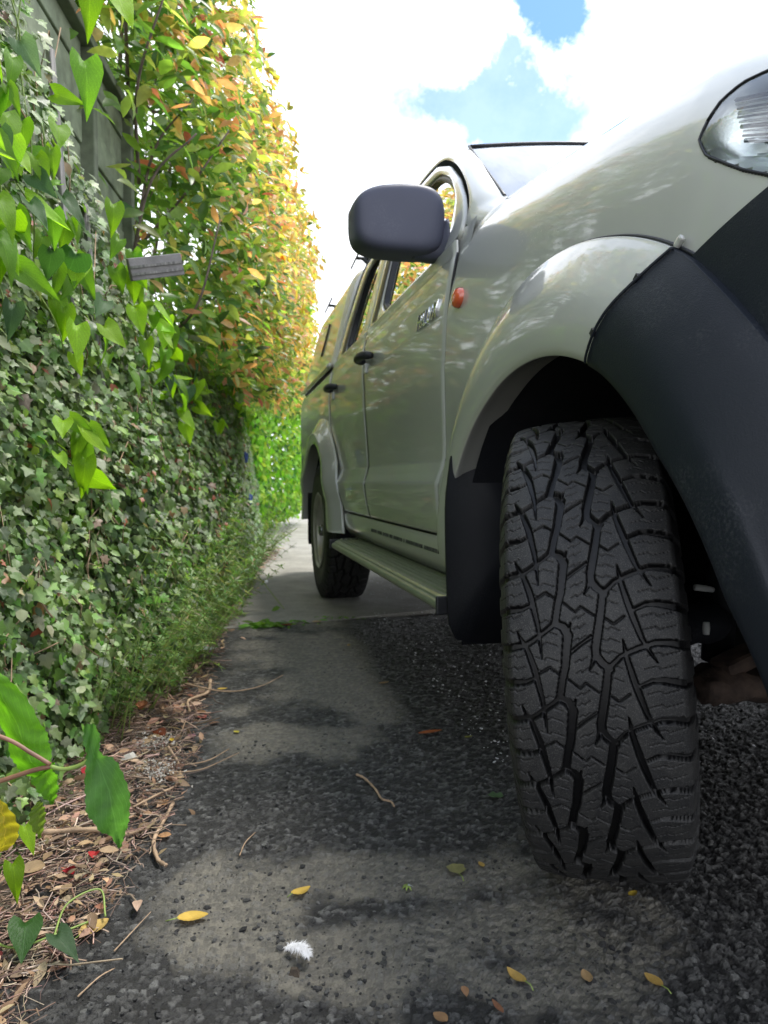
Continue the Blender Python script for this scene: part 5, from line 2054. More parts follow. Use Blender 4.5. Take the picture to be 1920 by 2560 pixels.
# ground-running bindweed at the lower left corner
for (lab, base, pts, lv) in (
    ('green bindweed loop creeping over the litter at the bottom left corner', (-0.50, 1.0, 0.0),
     [[(-0.60, 1.02, 0.03), (-0.54, 1.00, 0.02), (-0.49, 1.02, 0.025), (-0.455, 1.06, 0.02)], [(-0.49, 1.02, 0.02), (-0.50, 1.09, 0.03), (-0.465, 1.13, 0.03), (-0.44, 1.09, 0.01)]],
     [((-0.53, 1.02, 0.045), (0.3, -0.4, 1), (0.4, -1, -0.3), 0.06, True), ((-0.475, 1.00, 0.04), (0.2, -0.4, 1), (0.9, -0.6, -0.2), 0.055, True),
      ((-0.59, 1.10, 0.09), (0.5, -0.7, 0.5), (0.3, -0.3, -1), 0.06, False), ((-0.60, 1.16, 0.12), (0.6, -0.6, 0.3), (0.2, 0, -1), 0.05, False)]),
):
    bindweed(lab, base, pts, lv, r=0.0016)

# =================================================================== red-tipped evergreen (photinia)
ph = empty('photinia_shrub', (-1.25, 4.5, 0))
tag(ph, 'tall shrub with green leaves turning orange and red at the tips, rising above the fence', 'shrub')


def ph_face(y, z):
    base = np.interp(y, [2.2, 3.4, 4.5, 6.7, 9.0], [-0.80, -0.62, -0.64, -0.70, -0.95])
    b_ = base - 0.14 * np.clip((1.75 - z) / 0.6, 0, 1) ** 2 - 0.40 * np.clip((z - 2.95) / 0.5, 0, 1) ** 2
    return b_ + 0.16 * (fbm(y * 2.2, z * 2.2, 91, 3) - 0.5)


# limbs
acc_n = 0
limbs = []
for i in range(15):
    y0 = 3.3 + 0.36 * i; x0 = -1.45 - 0.18 * max(0, i - 4) + random.uniform(-.1, .1)
    y1 = y0 + random.uniform(-0.7, 0.2); x1 = random.uniform(-1.15, -0.85) - 0.03 * i; z1 = random.uniform(2.3, 3.3)
    pts = smooth_curve([(x0, y0, 0.0), (x0 + 0.03, y0 - 0.05, 0.8), (x0 + 0.12, (y0 + y1) / 2, 1.5), (x1 - 0.08, y1, (z1 + 1.6) / 2 + .1), (x1, y1 - 0.1, z1)], 26)
    limbs.append(pts)
    tube('trunk' if i % 3 == 0 else 'limb', [Vector(p) - Vector(ph.location) for p in pts], np.linspace(0.024, 0.005, 26), 'bark', ph, 7)
acc = Acc()
twigs = []
for li, pts in enumerate(limbs):
    for k in range(16):
        p = pts[random.randint(8, 25)]
        d = Vector((random.uniform(-0.3, 0.5), random.uniform(-0.9, 0.5), random.uniform(0.1, 0.8))).normalized() * random.uniform(0.2, 0.45)
        q = [Vector(p), Vector(p) + d * 0.5 + Vector((0, 0, -0.02)), Vector(p) + d + Vector((0, 0, 0.06))]
        c = smooth_curve([tuple(v) for v in q], 7)
        twigs.append(c)
        v, f = tube_geo([Vector(a) - Vector(ph.location) for a in c], np.linspace(0.007, 0.0022, 7), 5); acc.add(v, f)
# bare arching branches seen against the light beside the fence
for (a, b_, c_) in (((-1.0, 2.75, 1.30), (-0.85, 2.6, 1.75), (-0.66, 2.55, 1.92)), ((-1.0, 2.85, 1.5), (-0.9, 2.8, 1.95), (-0.72, 2.75, 2.15)), ((-0.95, 2.8, 1.85), (-0.85, 2.5, 2.05), (-0.70, 2.35, 2.28)),
                    ((-1.0, 3.0, 1.7), (-0.8, 2.9, 1.85), (-0.62, 2.9, 2.1)), ((-0.9, 3.0, 1.30), (-0.75, 2.9, 1.42), (-0.66, 2.9, 1.75)), ((-0.95, 2.7, 2.05), (-0.85, 2.4, 2.4), (-0.78, 2.3, 2.6))):
    c = smooth_curve([a, b_, c_], 12)
    v, f = tube_geo([Vector(q) - Vector(ph.location) for q in c], np.linspace(0.008, 0.003, 12), 6); acc.add(v, f)
o = acc.obj('branches', 'bark', ph, smooth=True); tag(o, kind='stuff')

NPH = 33000
y = 2.1 + 6.4 * rng.random(NPH) ** 1.35
zt = 3.35
zb = np.interp(y, [2.2, 2.8, 3.5, 4.5, 6.0, 9], [1.75, 1.22, 1.16, 1.20, 1.30, 1.5])
z = zb + (zt - zb) * rng.random(NPH)
dep = rng.random(NPH) ** 1.5 * 0.75
x = ph_face(y, z) - dep
# keep the fence corner free
cl_n = fbm(y * 4 + x * 3, z * 4, 95, 3)
kk = (cl_n < np.where(z < 2.0, 0.66, 0.57)) | (rng.random(NPH) < 0.20)
kk &= ~((y < 2.75) & (z < 2.06) & (x > FX(y) - 0.05) & (rng.random(NPH) < 0.93))
x, y, z, dep = x[kk], y[kk], z[kk], dep[kk]
n = len(x)
N = np.stack([0.5 + rng.normal(0, 0.5, n), -0.35 + rng.normal(0, 0.5, n), 0.75 + rng.normal(0, 0.45, n)], 1)
Dn = np.stack([0.45 + rng.normal(0, 0.6, n), -0.1 + rng.normal(0, 0.7, n), 0.15 + rng.normal(0, 0.6, n)], 1)
size = (0.055 + 0.036 * rng.random(n)) * np.interp(y, [2.2, 4, 6], [1.25, 1.0, 0.95])
tip = np.clip((z - 1.4) / 1.3, 0, 1) * 0.32 + np.clip((y - 2.2) / 2.4, 0, 1) * 0.58 + 0.25 * (fbm(y * 3, z * 3, 97, 3) - 0.5)
tip = tip * np.clip(1.15 - dep / 0.30, 0, 1)
green = palette(n, [(0.08, 0.17, 0.035), (0.14, 0.26, 0.05), (0.20, 0.33, 0.06), (0.30, 0.40, 0.09)], (3, 4, 4, 3), 0.2)
warm = palette(n, [(0.76, 0.50, 0.22), (0.74, 0.34, 0.20), (0.60, 0.56, 0.20), (0.46, 0.52, 0.14), (0.62, 0.18, 0.14)], (4, 4, 3, 4, 1.0), 0.15)
col = np.where(rng.random((n, 1)) < (tip * 1.05)[:, None], warm, green)
P = np.stack([x + 1.25, y - 4.5, z], 1); Pw = np.stack([x, y, z], 1)
ss_ = seen_size(Pw, size) * (dep < 0.12)
order = np.argsort(-ss_)[:290]
sel = np.zeros(n, bool); sel[order] = True
me = leaf_mesh('leaves', [leaves_geo('lance', P[~sel], N[~sel], Dn[~sel], size[~sel], col[~sel], 1.15)], 'photinia_leaf')
tag(link_mesh('leaves', me, ph), kind='stuff')
for i in order:
    v, f, c, u = leaves_geo('lance', P[i:i + 1] * 0, N[i:i + 1], Dn[i:i + 1], size[i:i + 1], col[i:i + 1], 1.15)
    o = link_mesh('leaf', np_mesh('leaf', v, f, 'photinia_leaf', True, {'col': ('c', c)}, u), ph)
    o.location = P[i]
# whorled sprays that stand out from the silhouette
parts_ = []
for i in range(150):
    yy_ = random.uniform(2.9, 8.3); zz_ = random.uniform(1.5, 3.3)
    c0 = np.array([float(ph_face(np.array(yy_), np.array(zz_))) + random.uniform(0.0, 0.09), yy_, zz_])
    m_ = random.randint(5, 9)
    aa = rng.random(m_) * 6.28
    ax0 = unit(np.array([0.8, -0.2, random.uniform(-0.1, 0.8)]))
    t1 = unit(np.cross(ax0, [0, 0, 1.0])); t2 = np.cross(ax0, t1)
    Dd = ax0[None] * 0.9 + np.cos(aa)[:, None] * t1 + np.sin(aa)[:, None] * t2
    Nn = ax0[None] * 0.9 - 0.6 * (np.cos(aa)[:, None] * t1 + np.sin(aa)[:, None] * t2)
    cols_ = palette(m_, [(0.62, 0.36, 0.08), (0.55, 0.42, 0.07), (0.40, 0.42, 0.06)] if yy_ > 3.6 else [(0.30, 0.36, 0.06), (0.22, 0.34, 0.05)], var=0.15)
    parts_.append(leaves_geo('lance', np.repeat(c0[None] + [1.25, -4.5, 0], m_, 0), Nn, Dd, 0.06 + 0.03 * rng.random(m_), cols_, 1.1))
me = leaf_mesh('leaf_sprays', parts_, 'photinia_leaf')
tag(link_mesh('leaf_sprays', me, ph), kind='stuff')

# =================================================================== far bright hedge
hd = empty('leafy_hedge', (-1.9, 9.8, 0))
tag(hd, 'bright yellow-green leafy hedge end standing farther down the path beyond the ivy wall', 'hedge')
NH = 9000
y = 8.3 + 3.6 * rng.random(NH); z = 0.12 + 2.2 * rng.random(NH)
xr = np.interp(y, [8.3, 9.5, 11.9], [-1.45, -1.16, -1.22]) + 0.20 * (fbm(y * 2, z * 3, 99, 3) - 0.5) - 0.35 * np.clip((0.5 - z) / 0.5, 0, 1)
dep = rng.random(NH) ** 1.4 * 0.5
fy = rng.random(NH) < 0.45                     # the end that faces the camera
yf = 8.55 + dep * 0.6 + 0.15 * fbm(xr * 3, z * 3, 5, 2)
xf = -1.45 - 1.3 * rng.random(NH)
x = np.where(fy, xf, xr - dep); y = np.where(fy, yf, y)
N = np.stack([0.6 + rng.normal(0, .5, NH), -0.7 + rng.normal(0, .4, NH), 0.5 + rng.normal(0, .4, NH)], 1)
Dn = np.stack([rng.normal(0.2, .5, NH), rng.normal(0, .5, NH), -0.7 + rng.normal(0, .4, NH)], 1)
col = palette(NH, [(0.17, 0.40, 0.03), (0.26, 0.50, 0.04), (0.07, 0.20, 0.03), (0.38, 0.52, 0.06)], (4, 4, 2, 2), 0.2)
size = 0.065 + 0.04 * rng.random(NH)
P = np.stack([x + 1.9, y - 9.8, z], 1)
me = leaf_mesh('leaves', [leaves_geo('simple', P, N, Dn, size, col)], 'weed_leaf')
tag(link_mesh('leaves', me, hd), kind='stuff')
for i in range(7):
    yy_ = 8.9 + 0.45 * i
    tube('trunk', [(-0.05, yy_ - 9.8, 0), (0.0, yy_ - 9.8, 0.9), (0.05, yy_ - 9.9, 1.9)], [0.03, 0.022, 0.01], 'bark', hd, 7)
G = np.zeros((2, 6, 3))
acc = Acc(); acc.box((-0.25, 0.2, 1.1), (0.6, 3.0, 2.0)); o = acc.obj('inner_mat', 'ivy_mat', hd); tag(o, kind='stuff')
# two scraps of blue plastic caught in the ivy near the hedge
for (p, lab) in (((-1.02, 5.15, 0.865), 'upper scrap of blue plastic caught in the ivy end near the bright hedge'), ((-1.0, 5.2, 0.56), 'lower scrap of blue plastic caught in the ivy end near the bright hedge')):
    v = [(0, 0, -0.05), (0.03, 0.0, -0.03), (0.035, 0.01, 0.03), (0.005, 0.01, 0.05), (0.015, -0.015, 0.0)]
    o = mesh_obj('plastic_scrap', v, [(0, 1, 4), (1, 2, 4), (2, 3, 4), (3, 0, 4)], 'blue_plastic', None, False); o.location = p
    tag(o, lab, 'plastic scrap', 'blue scraps in the ivy')

# =================================================================== weeds at the foot of the ivy
def goosegrass(base, n_st, h_, label, spread=0.25):
    root = empty('goosegrass', base); tag(root, label, 'weed', 'goosegrass at the foot of the ivy')
    Ps, Ns, Ds, Sz = [], [], [], []
    for s_ in range(n_st):
        a = random.uniform(-1.3, 1.9); lean = random.uniform(0.1, 0.75)
        d = Vector((abs(math.sin(a)) * lean * 0.8 + 0.05, math.cos(a) * lean, 1)).normalized()
        hh = h_ * random.uniform(0.2, 1.1)
        o0 = Vector((random.uniform(-0.06, 0.05), random.uniform(-spread, spread), 0.0))
        pts = [o0 + d * hh * t + Vector((0.05 * t * t + 0.012 * math.sin(6 * t + s_), 0.03 * math.sin(4 * t + 2 * s_), -0.18 * lean * t * t)) for t in np.linspace(0, 1, 8)]
        tube('stem', pts, [0.0015] * 4 + [0.001] * 4, 'green_stem', root, 5)
        L_ = 0
        for w_ in np.arange(0.12, 1.0, 0.045 / max(hh, 0.1)):
            i = w_ * 7; k = int(i); f = i - k
            p = pts[k] * (1 - f) + pts[min(k + 1, 7)] * f
            m_ = 7; ph0 = random.random() * 6
            for q in range(m_):
                an = ph0 + q * 6.283 / m_
                t1 = d.cross(Vector((0, 1, 0.1))).normalized(); t2 = d.cross(t1)
                dd = t1 * math.cos(an) + t2 * math.sin(an) + d * 0.35
                Ps.append(p); Ds.append(dd); Ns.append(d - dd * 0.2); Sz.append(random.uniform(0.018, 0.034))
    n_ = len(Ps)
    c = palette(n_, [(0.08, 0.18, 0.04), (0.13, 0.26, 0.06), (0.20, 0.32, 0.10), (0.26, 0.28, 0.12)])
    me_ = leaf_mesh('leaves', [leaves_geo('needle', np.array(Ps), np.array(Ns), np.array(Ds), np.array(Sz), c, 1.7)], 'weed_leaf')
    tag(link_mesh('leaves', me_, root), kind='stuff')


goosegrass((-0.72, 2.0, 0.02), 30, 0.80, 'tallest feathery green goosegrass clump leaning out of the ivy above the litter', 0.30)
goosegrass((-0.70, 2.6, 0.02), 26, 0.68, 'goosegrass clump just behind the tallest one, low at the ivy foot', 0.25)
goosegrass((-0.80, 3.4, 0.0), 28, 0.60, 'goosegrass clump at the ivy foot level with the joint in the paving', 0.35)
goosegrass((-0.92, 4.7, 0.0), 28, 0.60, 'pale goosegrass clump at the far end of the ivy foot', 0.6)
goosegrass((-1.12, 6.4, 0.0), 30, 0.60, 'pale goosegrass farthest along, in front of the bright hedge', 0.6)

# weeds in the joint
def joint_weed(x0, label, n_, s_):
    base = (x0, float(jl(x0)) - 0.01, 0.0)
    root = empty('joint_weed', base); tag(root, label, 'weed', 'weeds in the paving joint')
    Pp = np.stack([rng.normal(0, 0.055, n_), rng.normal(0, 0.015, n_), rng.random(n_) * 0.012], 1)
    Dd = np.stack([rng.normal(0, 1, n_), rng.normal(0, 0.6, n_), 0.35 + 0.4 * rng.random(n_)], 1)
    Nn = np.stack([rng.normal(0, .3, n_), rng.normal(-0.2, .3, n_), np.ones(n_)], 1)
    me_ = leaf_mesh('leaves', [leaves_geo('simple', Pp, Nn, Dd, s_ * (0.5 + rng.random(n_)), palette(n_, [(0.12, 0.26, 0.04), (0.18, 0.34, 0.05)]), 0.7)], 'weed_leaf')
    tag(link_mesh('leaves', me_, root), kind='stuff')


joint_weed(-0.56, 'largest green weed tuft growing in the joint, next to the litter', 40, 0.06)
joint_weed(-0.43, 'middle small weed tuft in the joint', 20, 0.035)
joint_weed(-0.20, 'smallest weed tuft in the joint, nearest the truck', 16, 0.03)

# arching bramble-like shoot over the slab
sh = empty('arching_shoot', (-0.95, 3.7, 0.0)); tag(sh, 'thin arching green shoot with a white bud reaching from the ivy over the pale slab', 'leafy shoot')
tube('stem', smooth_curve([(0, 0, 0.35), (0.12, 0.0, 0.36), (0.24, 0.0, 0.26), (0.36, 0.02, 0.10), (0.42, 0.03, 0.02)], 24), 0.0025, 'green_stem', sh, 6)
me_ = leaf_mesh('leaves', [leaves_geo('simple', np.array([(0.05, 0, 0.36), (0.13, 0, 0.36), (0.2, 0, 0.3), (0.27, 0, 0.22), (0.40, 0.03, 0.03)]), np.tile([0.2, -0.5, 0.8], (5, 1)) + rng.normal(0, .2, (5, 3)), rng.normal(0, 1, (5, 3)), np.array([0.06, 0.07, 0.06, 0.05, 0.05]), palette(5, [(0.15, 0.30, 0.05)]))], 'weed_leaf')
tag(link_mesh('leaves', me_, sh), kind='stuff')
bm = bmesh.new(); bmesh.ops.create_icosphere(bm, subdivisions=2, radius=0.012); me_ = bpy.data.meshes.new('bud'); bm.to_mesh(me_); bm.free(); me_.materials.append(MATS['feather_white'])
o = link_mesh('bud', me_, sh); o.location = (0.33, 0.0, 0.17); o.scale = (1, 1, 0.8)

# =================================================================== litter
def twig_pieces(n, place, lmin, lmax, rmin, rmax, seed):
    r_ = np.random.default_rng(seed)
    P = place(n, r_); n = len(P)
    L_ = lmin + (lmax - lmin) * r_.random(n) ** 2
    rad = rmin + (rmax - rmin) * r_.random(n) ** 2
    a = r_.random(n) * 6.283; el = r_.normal(0, 0.13, n)
    D_ = np.stack([np.cos(a) * np.cos(el), np.sin(a) * np.cos(el), np.sin(el)], 1)
    Sd = np.stack([-np.sin(a), np.cos(a), 0 * a], 1)
    V = []
    for j, t in enumerate((-0.5, -0.17, 0.17, 0.5)):
        c = P + D_ * (L_ * t)[:, None] + Sd * (L_ * 0.12 * r_.normal(0, 0.6, n))[:, None]
        rr = rad * (1 - 0.25 * j / 3)
        for k in range(3):
            an = 2.094 * k
            V.append(c + Sd * (np.cos(an) * rr)[:, None] + np.array([0, 0, 1.0]) * (np.sin(an) * rr)[:, None])
    V = np.stack(V, 1)
    f = []
    for j in range(3):
        for k in range(3):
            f.append((j * 3 + k, j * 3 + (k + 1) % 3, j * 3 + 3 + (k + 1) % 3, j * 3 + 3 + k))
    f = np.array(f)
    F_ = (f[None] + (np.arange(n) * 12)[:, None, None]).reshape(-1, 4)
    c = palette(n, [(0.36, 0.27, 0.18), (0.26, 0.19, 0.13), (0.50, 0.41, 0.29), (0.15, 0.11, 0.08)], (4, 3, 3, 2))
    C = np.repeat(np.concatenate([c, np.ones((n, 1))], 1), 12, 0)
    return V.reshape(-1, 3), F_, C


def litter_z(x, y):
    return -0.006 + 0.022 * np.clip((edge_x(y) - x) / 0.15, 0, 1) + 0.02 * (fbm(x * 7, y * 7, 103, 3) - 0.3)


def place_strip(n, r_):
    y = 0.75 + 6.5 * r_.random(n) ** 2.2
    w = 0.32 + 0.0 * y
    x = edge_x(y) + 0.03 - w * r_.random(n) ** 0.9 + r_.normal(0, 0.012, n)
    return np.stack([x, y, litter_z(x, y) + 0.004 + 0.012 * r_.random(n)], 1)


V, Fc, C = twig_pieces(9500, place_strip, 0.02, 0.11, 0.0006, 0.0019, 3)
V2, F2, C2 = twig_pieces(260, place_strip, 0.10, 0.26, 0.0012, 0.0030, 4)
me = np_mesh('twig_litter', np.vstack([V, V2]), np.vstack([Fc, F2 + len(V)]), 'dead_leaf', True, {'col': ('c', np.vstack([C, C2]))}, np.zeros((len(V) + len(V2), 2)))
tag(link_mesh('twig_litter', me), 'mat of dry brown twigs and stalks between the ivy foot and the asphalt', 'litter', kind='stuff')
nl = 2600
r_ = np.random.default_rng(17)
P = place_strip(nl, r_); P[:, 2] += 0.004
ex = int(nl * 0.06)
P[:ex, 0] += np.abs(r_.normal(0, 0.05, ex)); P[:ex, 2] = 0.004
N = np.stack([r_.normal(0, .45, nl), r_.normal(-.1, .45, nl), np.ones(nl)], 1)
Dn = np.stack([r_.normal(0, 1, nl), r_.normal(0, 1, nl), r_.normal(0, .2, nl)], 1)
c = palette(nl, [(0.38, 0.25, 0.15), (0.50, 0.36, 0.22), (0.28, 0.18, 0.11), (0.40, 0.16, 0.10), (0.58, 0.40, 0.26), (0.34, 0.07, 0.06)], (5, 4, 4, .5, 2, .2))
me = leaf_mesh('leaf_litter', [leaves_geo('lance', P[:1100], N[:1100], Dn[:1100], 0.018 + 0.026 * r_.random(1100), c[:1100], 1.2),
                               leaves_geo('needle', P[1100:], N[1100:], Dn[1100:], 0.012 + 0.02 * r_.random(nl - 1100), c[1100:], 2.2)], 'dead_leaf')
tag(link_mesh('leaf_litter', me), 'drift of small dry brown and reddish leaves along the edge of the asphalt', 'litter', kind='stuff')

# ---- single fallen leaves -------------------------------------------------------------
def gz(x, y):
    x = np.array([x]); y = np.array([y])
    if x[0] < edge_x(y[0]): return float(litter_z(x, y)[0]) + 0.016
    if y[0] > jl(x[0]): return 0.006
    return float(asphalt_height(x, y)[0][0]) - 0.002


def fallen(name, label, x, y, L_, w, ang, col, cat='leaf', curl=0.25, stalk=0.0, lobes=0.0, lift=0.0005, fold=0.28, group='fallen leaves on the ground'):
    nseg, cols_ = 14, 7
    V = []; U = []
    for i in range(nseg):
        t = i / (nseg - 1)
        ww = w * (math.sin(math.pi * min(1, t * 0.97 + 0.015) ** 0.85)) ** 0.8 + 0.0003
        if lobes: ww *= 1 + lobes * math.sin(t * 11)
        for k in range(cols_):
            f = -1 + 2 * k / (cols_ - 1)
            z = abs(f) ** 1.4 * ww * fold + curl * L_ * (t - 0.5) ** 2 + 0.0003 * math.sin(3 * i + 2 * f)
            V.append((f * ww, t * L_ - L_ / 2, z)); U.append((f, t))
    me_ = np_mesh('blade', V, grid_faces(nseg, cols_), 'dead_leaf', True, {'col': ('c', np.tile((*col, 1), (len(V), 1)) * np.array([[1 + 0.15 * math.sin(0.9 * i), ] for i in range(len(V))]).clip(0.8, 1.2))}, np.array(U))
    root = empty(name, (x, y, gz(x, y) + lift), R(ang)); tag(root, label, cat, group)
    link_mesh('blade', me_, root)
    if stalk:
        tube('stalk', [(0, -L_ / 2 + 0.002, curl * L_ * .25), (0.002, -L_ / 2 - stalk * 0.5, curl * L_ * .2), (0.0, -L_ / 2 - stalk, 0.0)], 0.0008, 'green_stem', root, 5)
    return root


YL = (0.62, 0.42, 0.08); YO = (0.55, 0.36, 0.10); RO = (0.42, 0.13, 0.045); TN = (0.50, 0.28, 0.13)
FL = [
    ('large yellow leaf with a long stalk on the sandy patch nearest the litter', -0.305, 1.10, 0.048, 0.013, -78, YL, dict(stalk=0.018)),
    ('folded yellow leaf on the sandy patch between the stalked leaf and the tyre', -0.141, 1.172, 0.036, 0.0095, -55, YL, dict(curl=0.5, stalk=0.008)),
    ('big yellow leaf lying on the edge of the twig litter', -0.452, 1.075, 0.050, 0.016, -35, (0.60, 0.42, 0.13), dict(stalk=0.02)),
    ('long rust-red leaf on the dark asphalt beside the front tyre', 0.128, 1.928, 0.072, 0.011, -68, RO, dict(curl=0.15)),
    ('yellow-green chip of leaf close to the front tyre beside the rust-red one', 0.230, 1.899, 0.026, 0.006, -60, (0.30, 0.30, 0.06), dict()),
    ('olive heart-shaped leaf on the asphalt left of the tyre foot', 0.129, 1.241, 0.034, 0.017, 15, (0.26, 0.25, 0.10), dict(lobes=0.15, stalk=0.02)),
    ('small yellow leaf chip next to the olive heart-shaped leaf', 0.177, 1.259, 0.018, 0.005, 20, YO, dict()),
    ('small yellow leaf under the front edge of the tyre', 0.418, 1.160, 0.022, 0.006, -50, (0.50, 0.36, 0.05), dict()),
    ('curled ochre leaf on the dark foreground, leftmost of three near the picture bottom', 0.186, 0.966, 0.036, 0.008, 35, YO, dict(stalk=0.014, curl=0.5)),
    ('oval tan leaf in the foreground, middle of the three ochre ones', 0.285, 0.968, 0.026, 0.0075, 5, (0.50, 0.33, 0.16), dict()),
    ('curled ochre leaf with a stalk in the foreground, rightmost of three', 0.374, 0.954, 0.030, 0.0085, 30, YO, dict(stalk=0.014)),
    ('brown round leaf half cut by the bottom edge of the picture', 0.073, 0.888, 0.022, 0.008, 50, (0.36, 0.21, 0.10), dict()),
    ('thin brown leaf sliver near the bottom of the picture', 0.150, 0.905, 0.026, 0.004, 25, (0.28, 0.13, 0.07), dict()),
    ('small brown leaf scrap standing on edge in the foreground gravel', 0.110, 0.937, 0.020, 0.005, 10, (0.45, 0.26, 0.14), dict(fold=0.9)),
    ('yellow leaf on the asphalt far up near the litter edge', -0.540, 2.34, 0.034, 0.010, -70, YL, dict()),
    ('yellow leaf chip on the dark asphalt beside the litter', -0.412, 1.946, 0.020, 0.007, 50, (0.55, 0.48, 0.07), dict()),
    ('pinkish-tan triangular leaf at the litter edge, upper of two', -0.481, 1.505, 0.036, 0.013, 60, TN, dict()),
    ('pinkish-tan triangular leaf at the litter edge, lower of two', -0.431, 1.36, 0.026, 0.010, 100, TN, dict()),
    ('tan leaf where the litter meets the asphalt, above the twigs', -0.554, 2.103, 0.040, 0.010, 75, TN, dict()),
    ('crimson leaf half under the hanging green leaf', -0.668, 1.580, 0.056, 0.016, 5, (0.36, 0.02, 0.03), dict(fold=0.7)),
    ('small crimson leaf on the brown litter, left one', -0.545, 1.195, 0.026, 0.010, 60, (0.40, 0.02, 0.03), dict(fold=0.8)),
    ('small crimson leaf on the brown litter, right one', -0.525, 1.255, 0.022, 0.010, 10, (0.45, 0.03, 0.03), dict(fold=0.8)),
    ('beige and green round leaf lying flat on the litter', -0.605, 1.190, 0.040, 0.021, 120, (0.38, 0.27, 0.15), dict(lobes=0.05)),
    ('pink leaf at the top of the litter beside the asphalt', -0.537, 2.06, 0.036, 0.013, 40, (0.50, 0.16, 0.13), dict()),
    ('lilac-pink leaf with a yellow neighbour at the litter edge', -0.525, 1.905, 0.030, 0.011, 20, (0.42, 0.20, 0.24), dict()),
    ('curled orange-brown leaf hanging against the ivy foot', -0.70, 2.02, 0.060, 0.018, 5, (0.42, 0.17, 0.08), dict(curl=0.9, fold=0.9)),
    ('dark rust leaf standing upright in the litter', -0.60, 1.86, 0.045, 0.015, 60, (0.25, 0.08, 0.04), dict(fold=1.1)),
    ('dark red leaf lying in the paving joint', -0.472, 3.395, 0.055, 0.012, -75, (0.30, 0.03, 0.03), dict()),
    ('tan round leaf lying in the paving joint near the weeds', -0.33, 3.46, 0.050, 0.016, -60, (0.50, 0.36, 0.18), dict()),
    ('bright yellow leaf on the twigs by the pale fluff', -0.56, 1.835, 0.022, 0.007, 30, (0.62, 0.42, 0.04), dict()),
    ('small brown leaf on the plain asphalt ahead of the tyre', 0.0, 2.42, 0.040, 0.008, -60, (0.34, 0.22, 0.10), dict()),
    ('tiny yellow leaf on the asphalt midway to the joint', -0.15, 2.98, 0.034, 0.008, 0, (0.40, 0.28, 0.10), dict()),
    ('green leaf scrap at the left of the tyre', 0.246, 1.535, 0.034, 0.014, 80, (0.13, 0.22, 0.10), dict(lobes=0.3)),
]
for (lab, x, y, L_, w, ang, col_, kw) in FL:
    fallen('fallen_leaf', lab, x, y, L_, w, ang, col_, **kw)

# dropped flower bit
fb = empty('flower_bud', (0.04, 1.183, gz(0.04, 1.183) + 0.003)); tag(fb, 'tiny crushed green and white flower bud on the asphalt', 'flower')
for k in range(7):
    a = k * 0.9
    me_ = leaf_mesh('petal', [leaves_geo('simple', np.zeros((1, 3)), np.array([[0, 0, 1.0]]), np.array([[math.cos(a), math.sin(a), 0.4]]), np.array([0.011]), np.array([(0.55, 0.62, 0.60) if k < 2 else (0.30, 0.40, 0.10)]), 0.8)], 'dead_leaf')
    link_mesh('petal', me_, fb)

# feather: quill with many fine barbs
fe = empty('feather', (-0.125, 1.008, gz(-0.125, 1.008) + 0.004), R(-35)); tag(fe, 'fluffy white down feather on the asphalt in the foreground', 'feather')
quill = smooth_curve([(-0.022, 0, 0.0), (-0.008, 0.002, 0.006), (0.010, 0.0, 0.009), (0.022, -0.004, 0.006)], 12)
tube('quill', quill, 0.0005, 'feather_white', fe, 5)
r_ = np.random.default_rng(5)
V = []; Fc = []
for i in range(520):
    t = r_.random(); p = quill[min(11, int(t * 12))] + r_.normal(0, 0.0008, 3)
    s = 1 if i % 2 else -1
    L_ = 0.004 + 0.011 * math.sin(math.pi * (0.12 + 0.8 * t)) * (0.6 + 0.5 * r_.random())
    d = np.array([0.5 + r_.normal(0, 0.45), s * (0.8 + r_.normal(0, .35)), r_.normal(0.05, 0.18)]); d /= np.linalg.norm(d)
    q = np.cross(d, [0, 0, 1.0]); q /= np.linalg.norm(q) + 1e-9
    m_ = p + d * L_ * 0.55 + np.array([0, 0, 0.001]); e_ = p + d * L_ - np.array([0, 0, 0.0015])
    w = 0.00028
    o_ = len(V); V += [p - q * w, p + q * w, m_ + q * w, m_ - q * w, e_]
    Fc += [(o_, o_ + 1, o_ + 2, o_ + 3), (o_ + 3, o_ + 2, o_ + 4)]
o = mesh_obj('barbs', V, Fc, 'feather_white', fe); tag(o, kind='stuff')
o = mesh_obj('pebble', [(-0.008, -0.006, 0), (0.008, -0.007, 0), (0.009, 0.006, 0), (-0.007, 0.007, 0), (-0.004, -0.003, 0.009), (0.005, -0.004, 0.010), (0.004, 0.004, 0.008), (-0.004, 0.003, 0.009)],
             [(0, 1, 5, 4), (1, 2, 6, 5), (2, 3, 7, 6), (3, 0, 4, 7), (4, 5, 6, 7)], 'soil', None, False)
o.location = (-0.128, 0.978, -0.004); tag(o, 'brown crumbly pebble just in front of the white feather', 'stone')


# ---- larger single twigs
def big_twig(label, pts, r0, r1, mat='twig', branches=()):
    b0 = Vector((pts[0][0], pts[0][1], 0))
    root = empty('stick', b0); tag(root, label, 'twig', 'sticks lying on the ground')
    c = smooth_curve([(p[0] - b0.x, p[1] - b0.y, p[2] if len(p) > 2 else gz(p[0], p[1]) + r0 + 0.001) for p in pts], 8 * len(pts))
    rr = np.linspace(r0, r1, len(c)) * (1 + 0.18 * np.sin(np.arange(len(c)) * 1.3))
    tube('stem', c, rr, mat, root, 7)
    for br in branches:
        cb = smooth_curve([(p[0] - b0.x, p[1] - b0.y, gz(p[0], p[1]) + r1 + 0.002) for p in br], 10)
        tube('side_shoot', cb, np.linspace(r1 * 1.1, r1 * 0.5, 10), mat, root, 6)
    return root


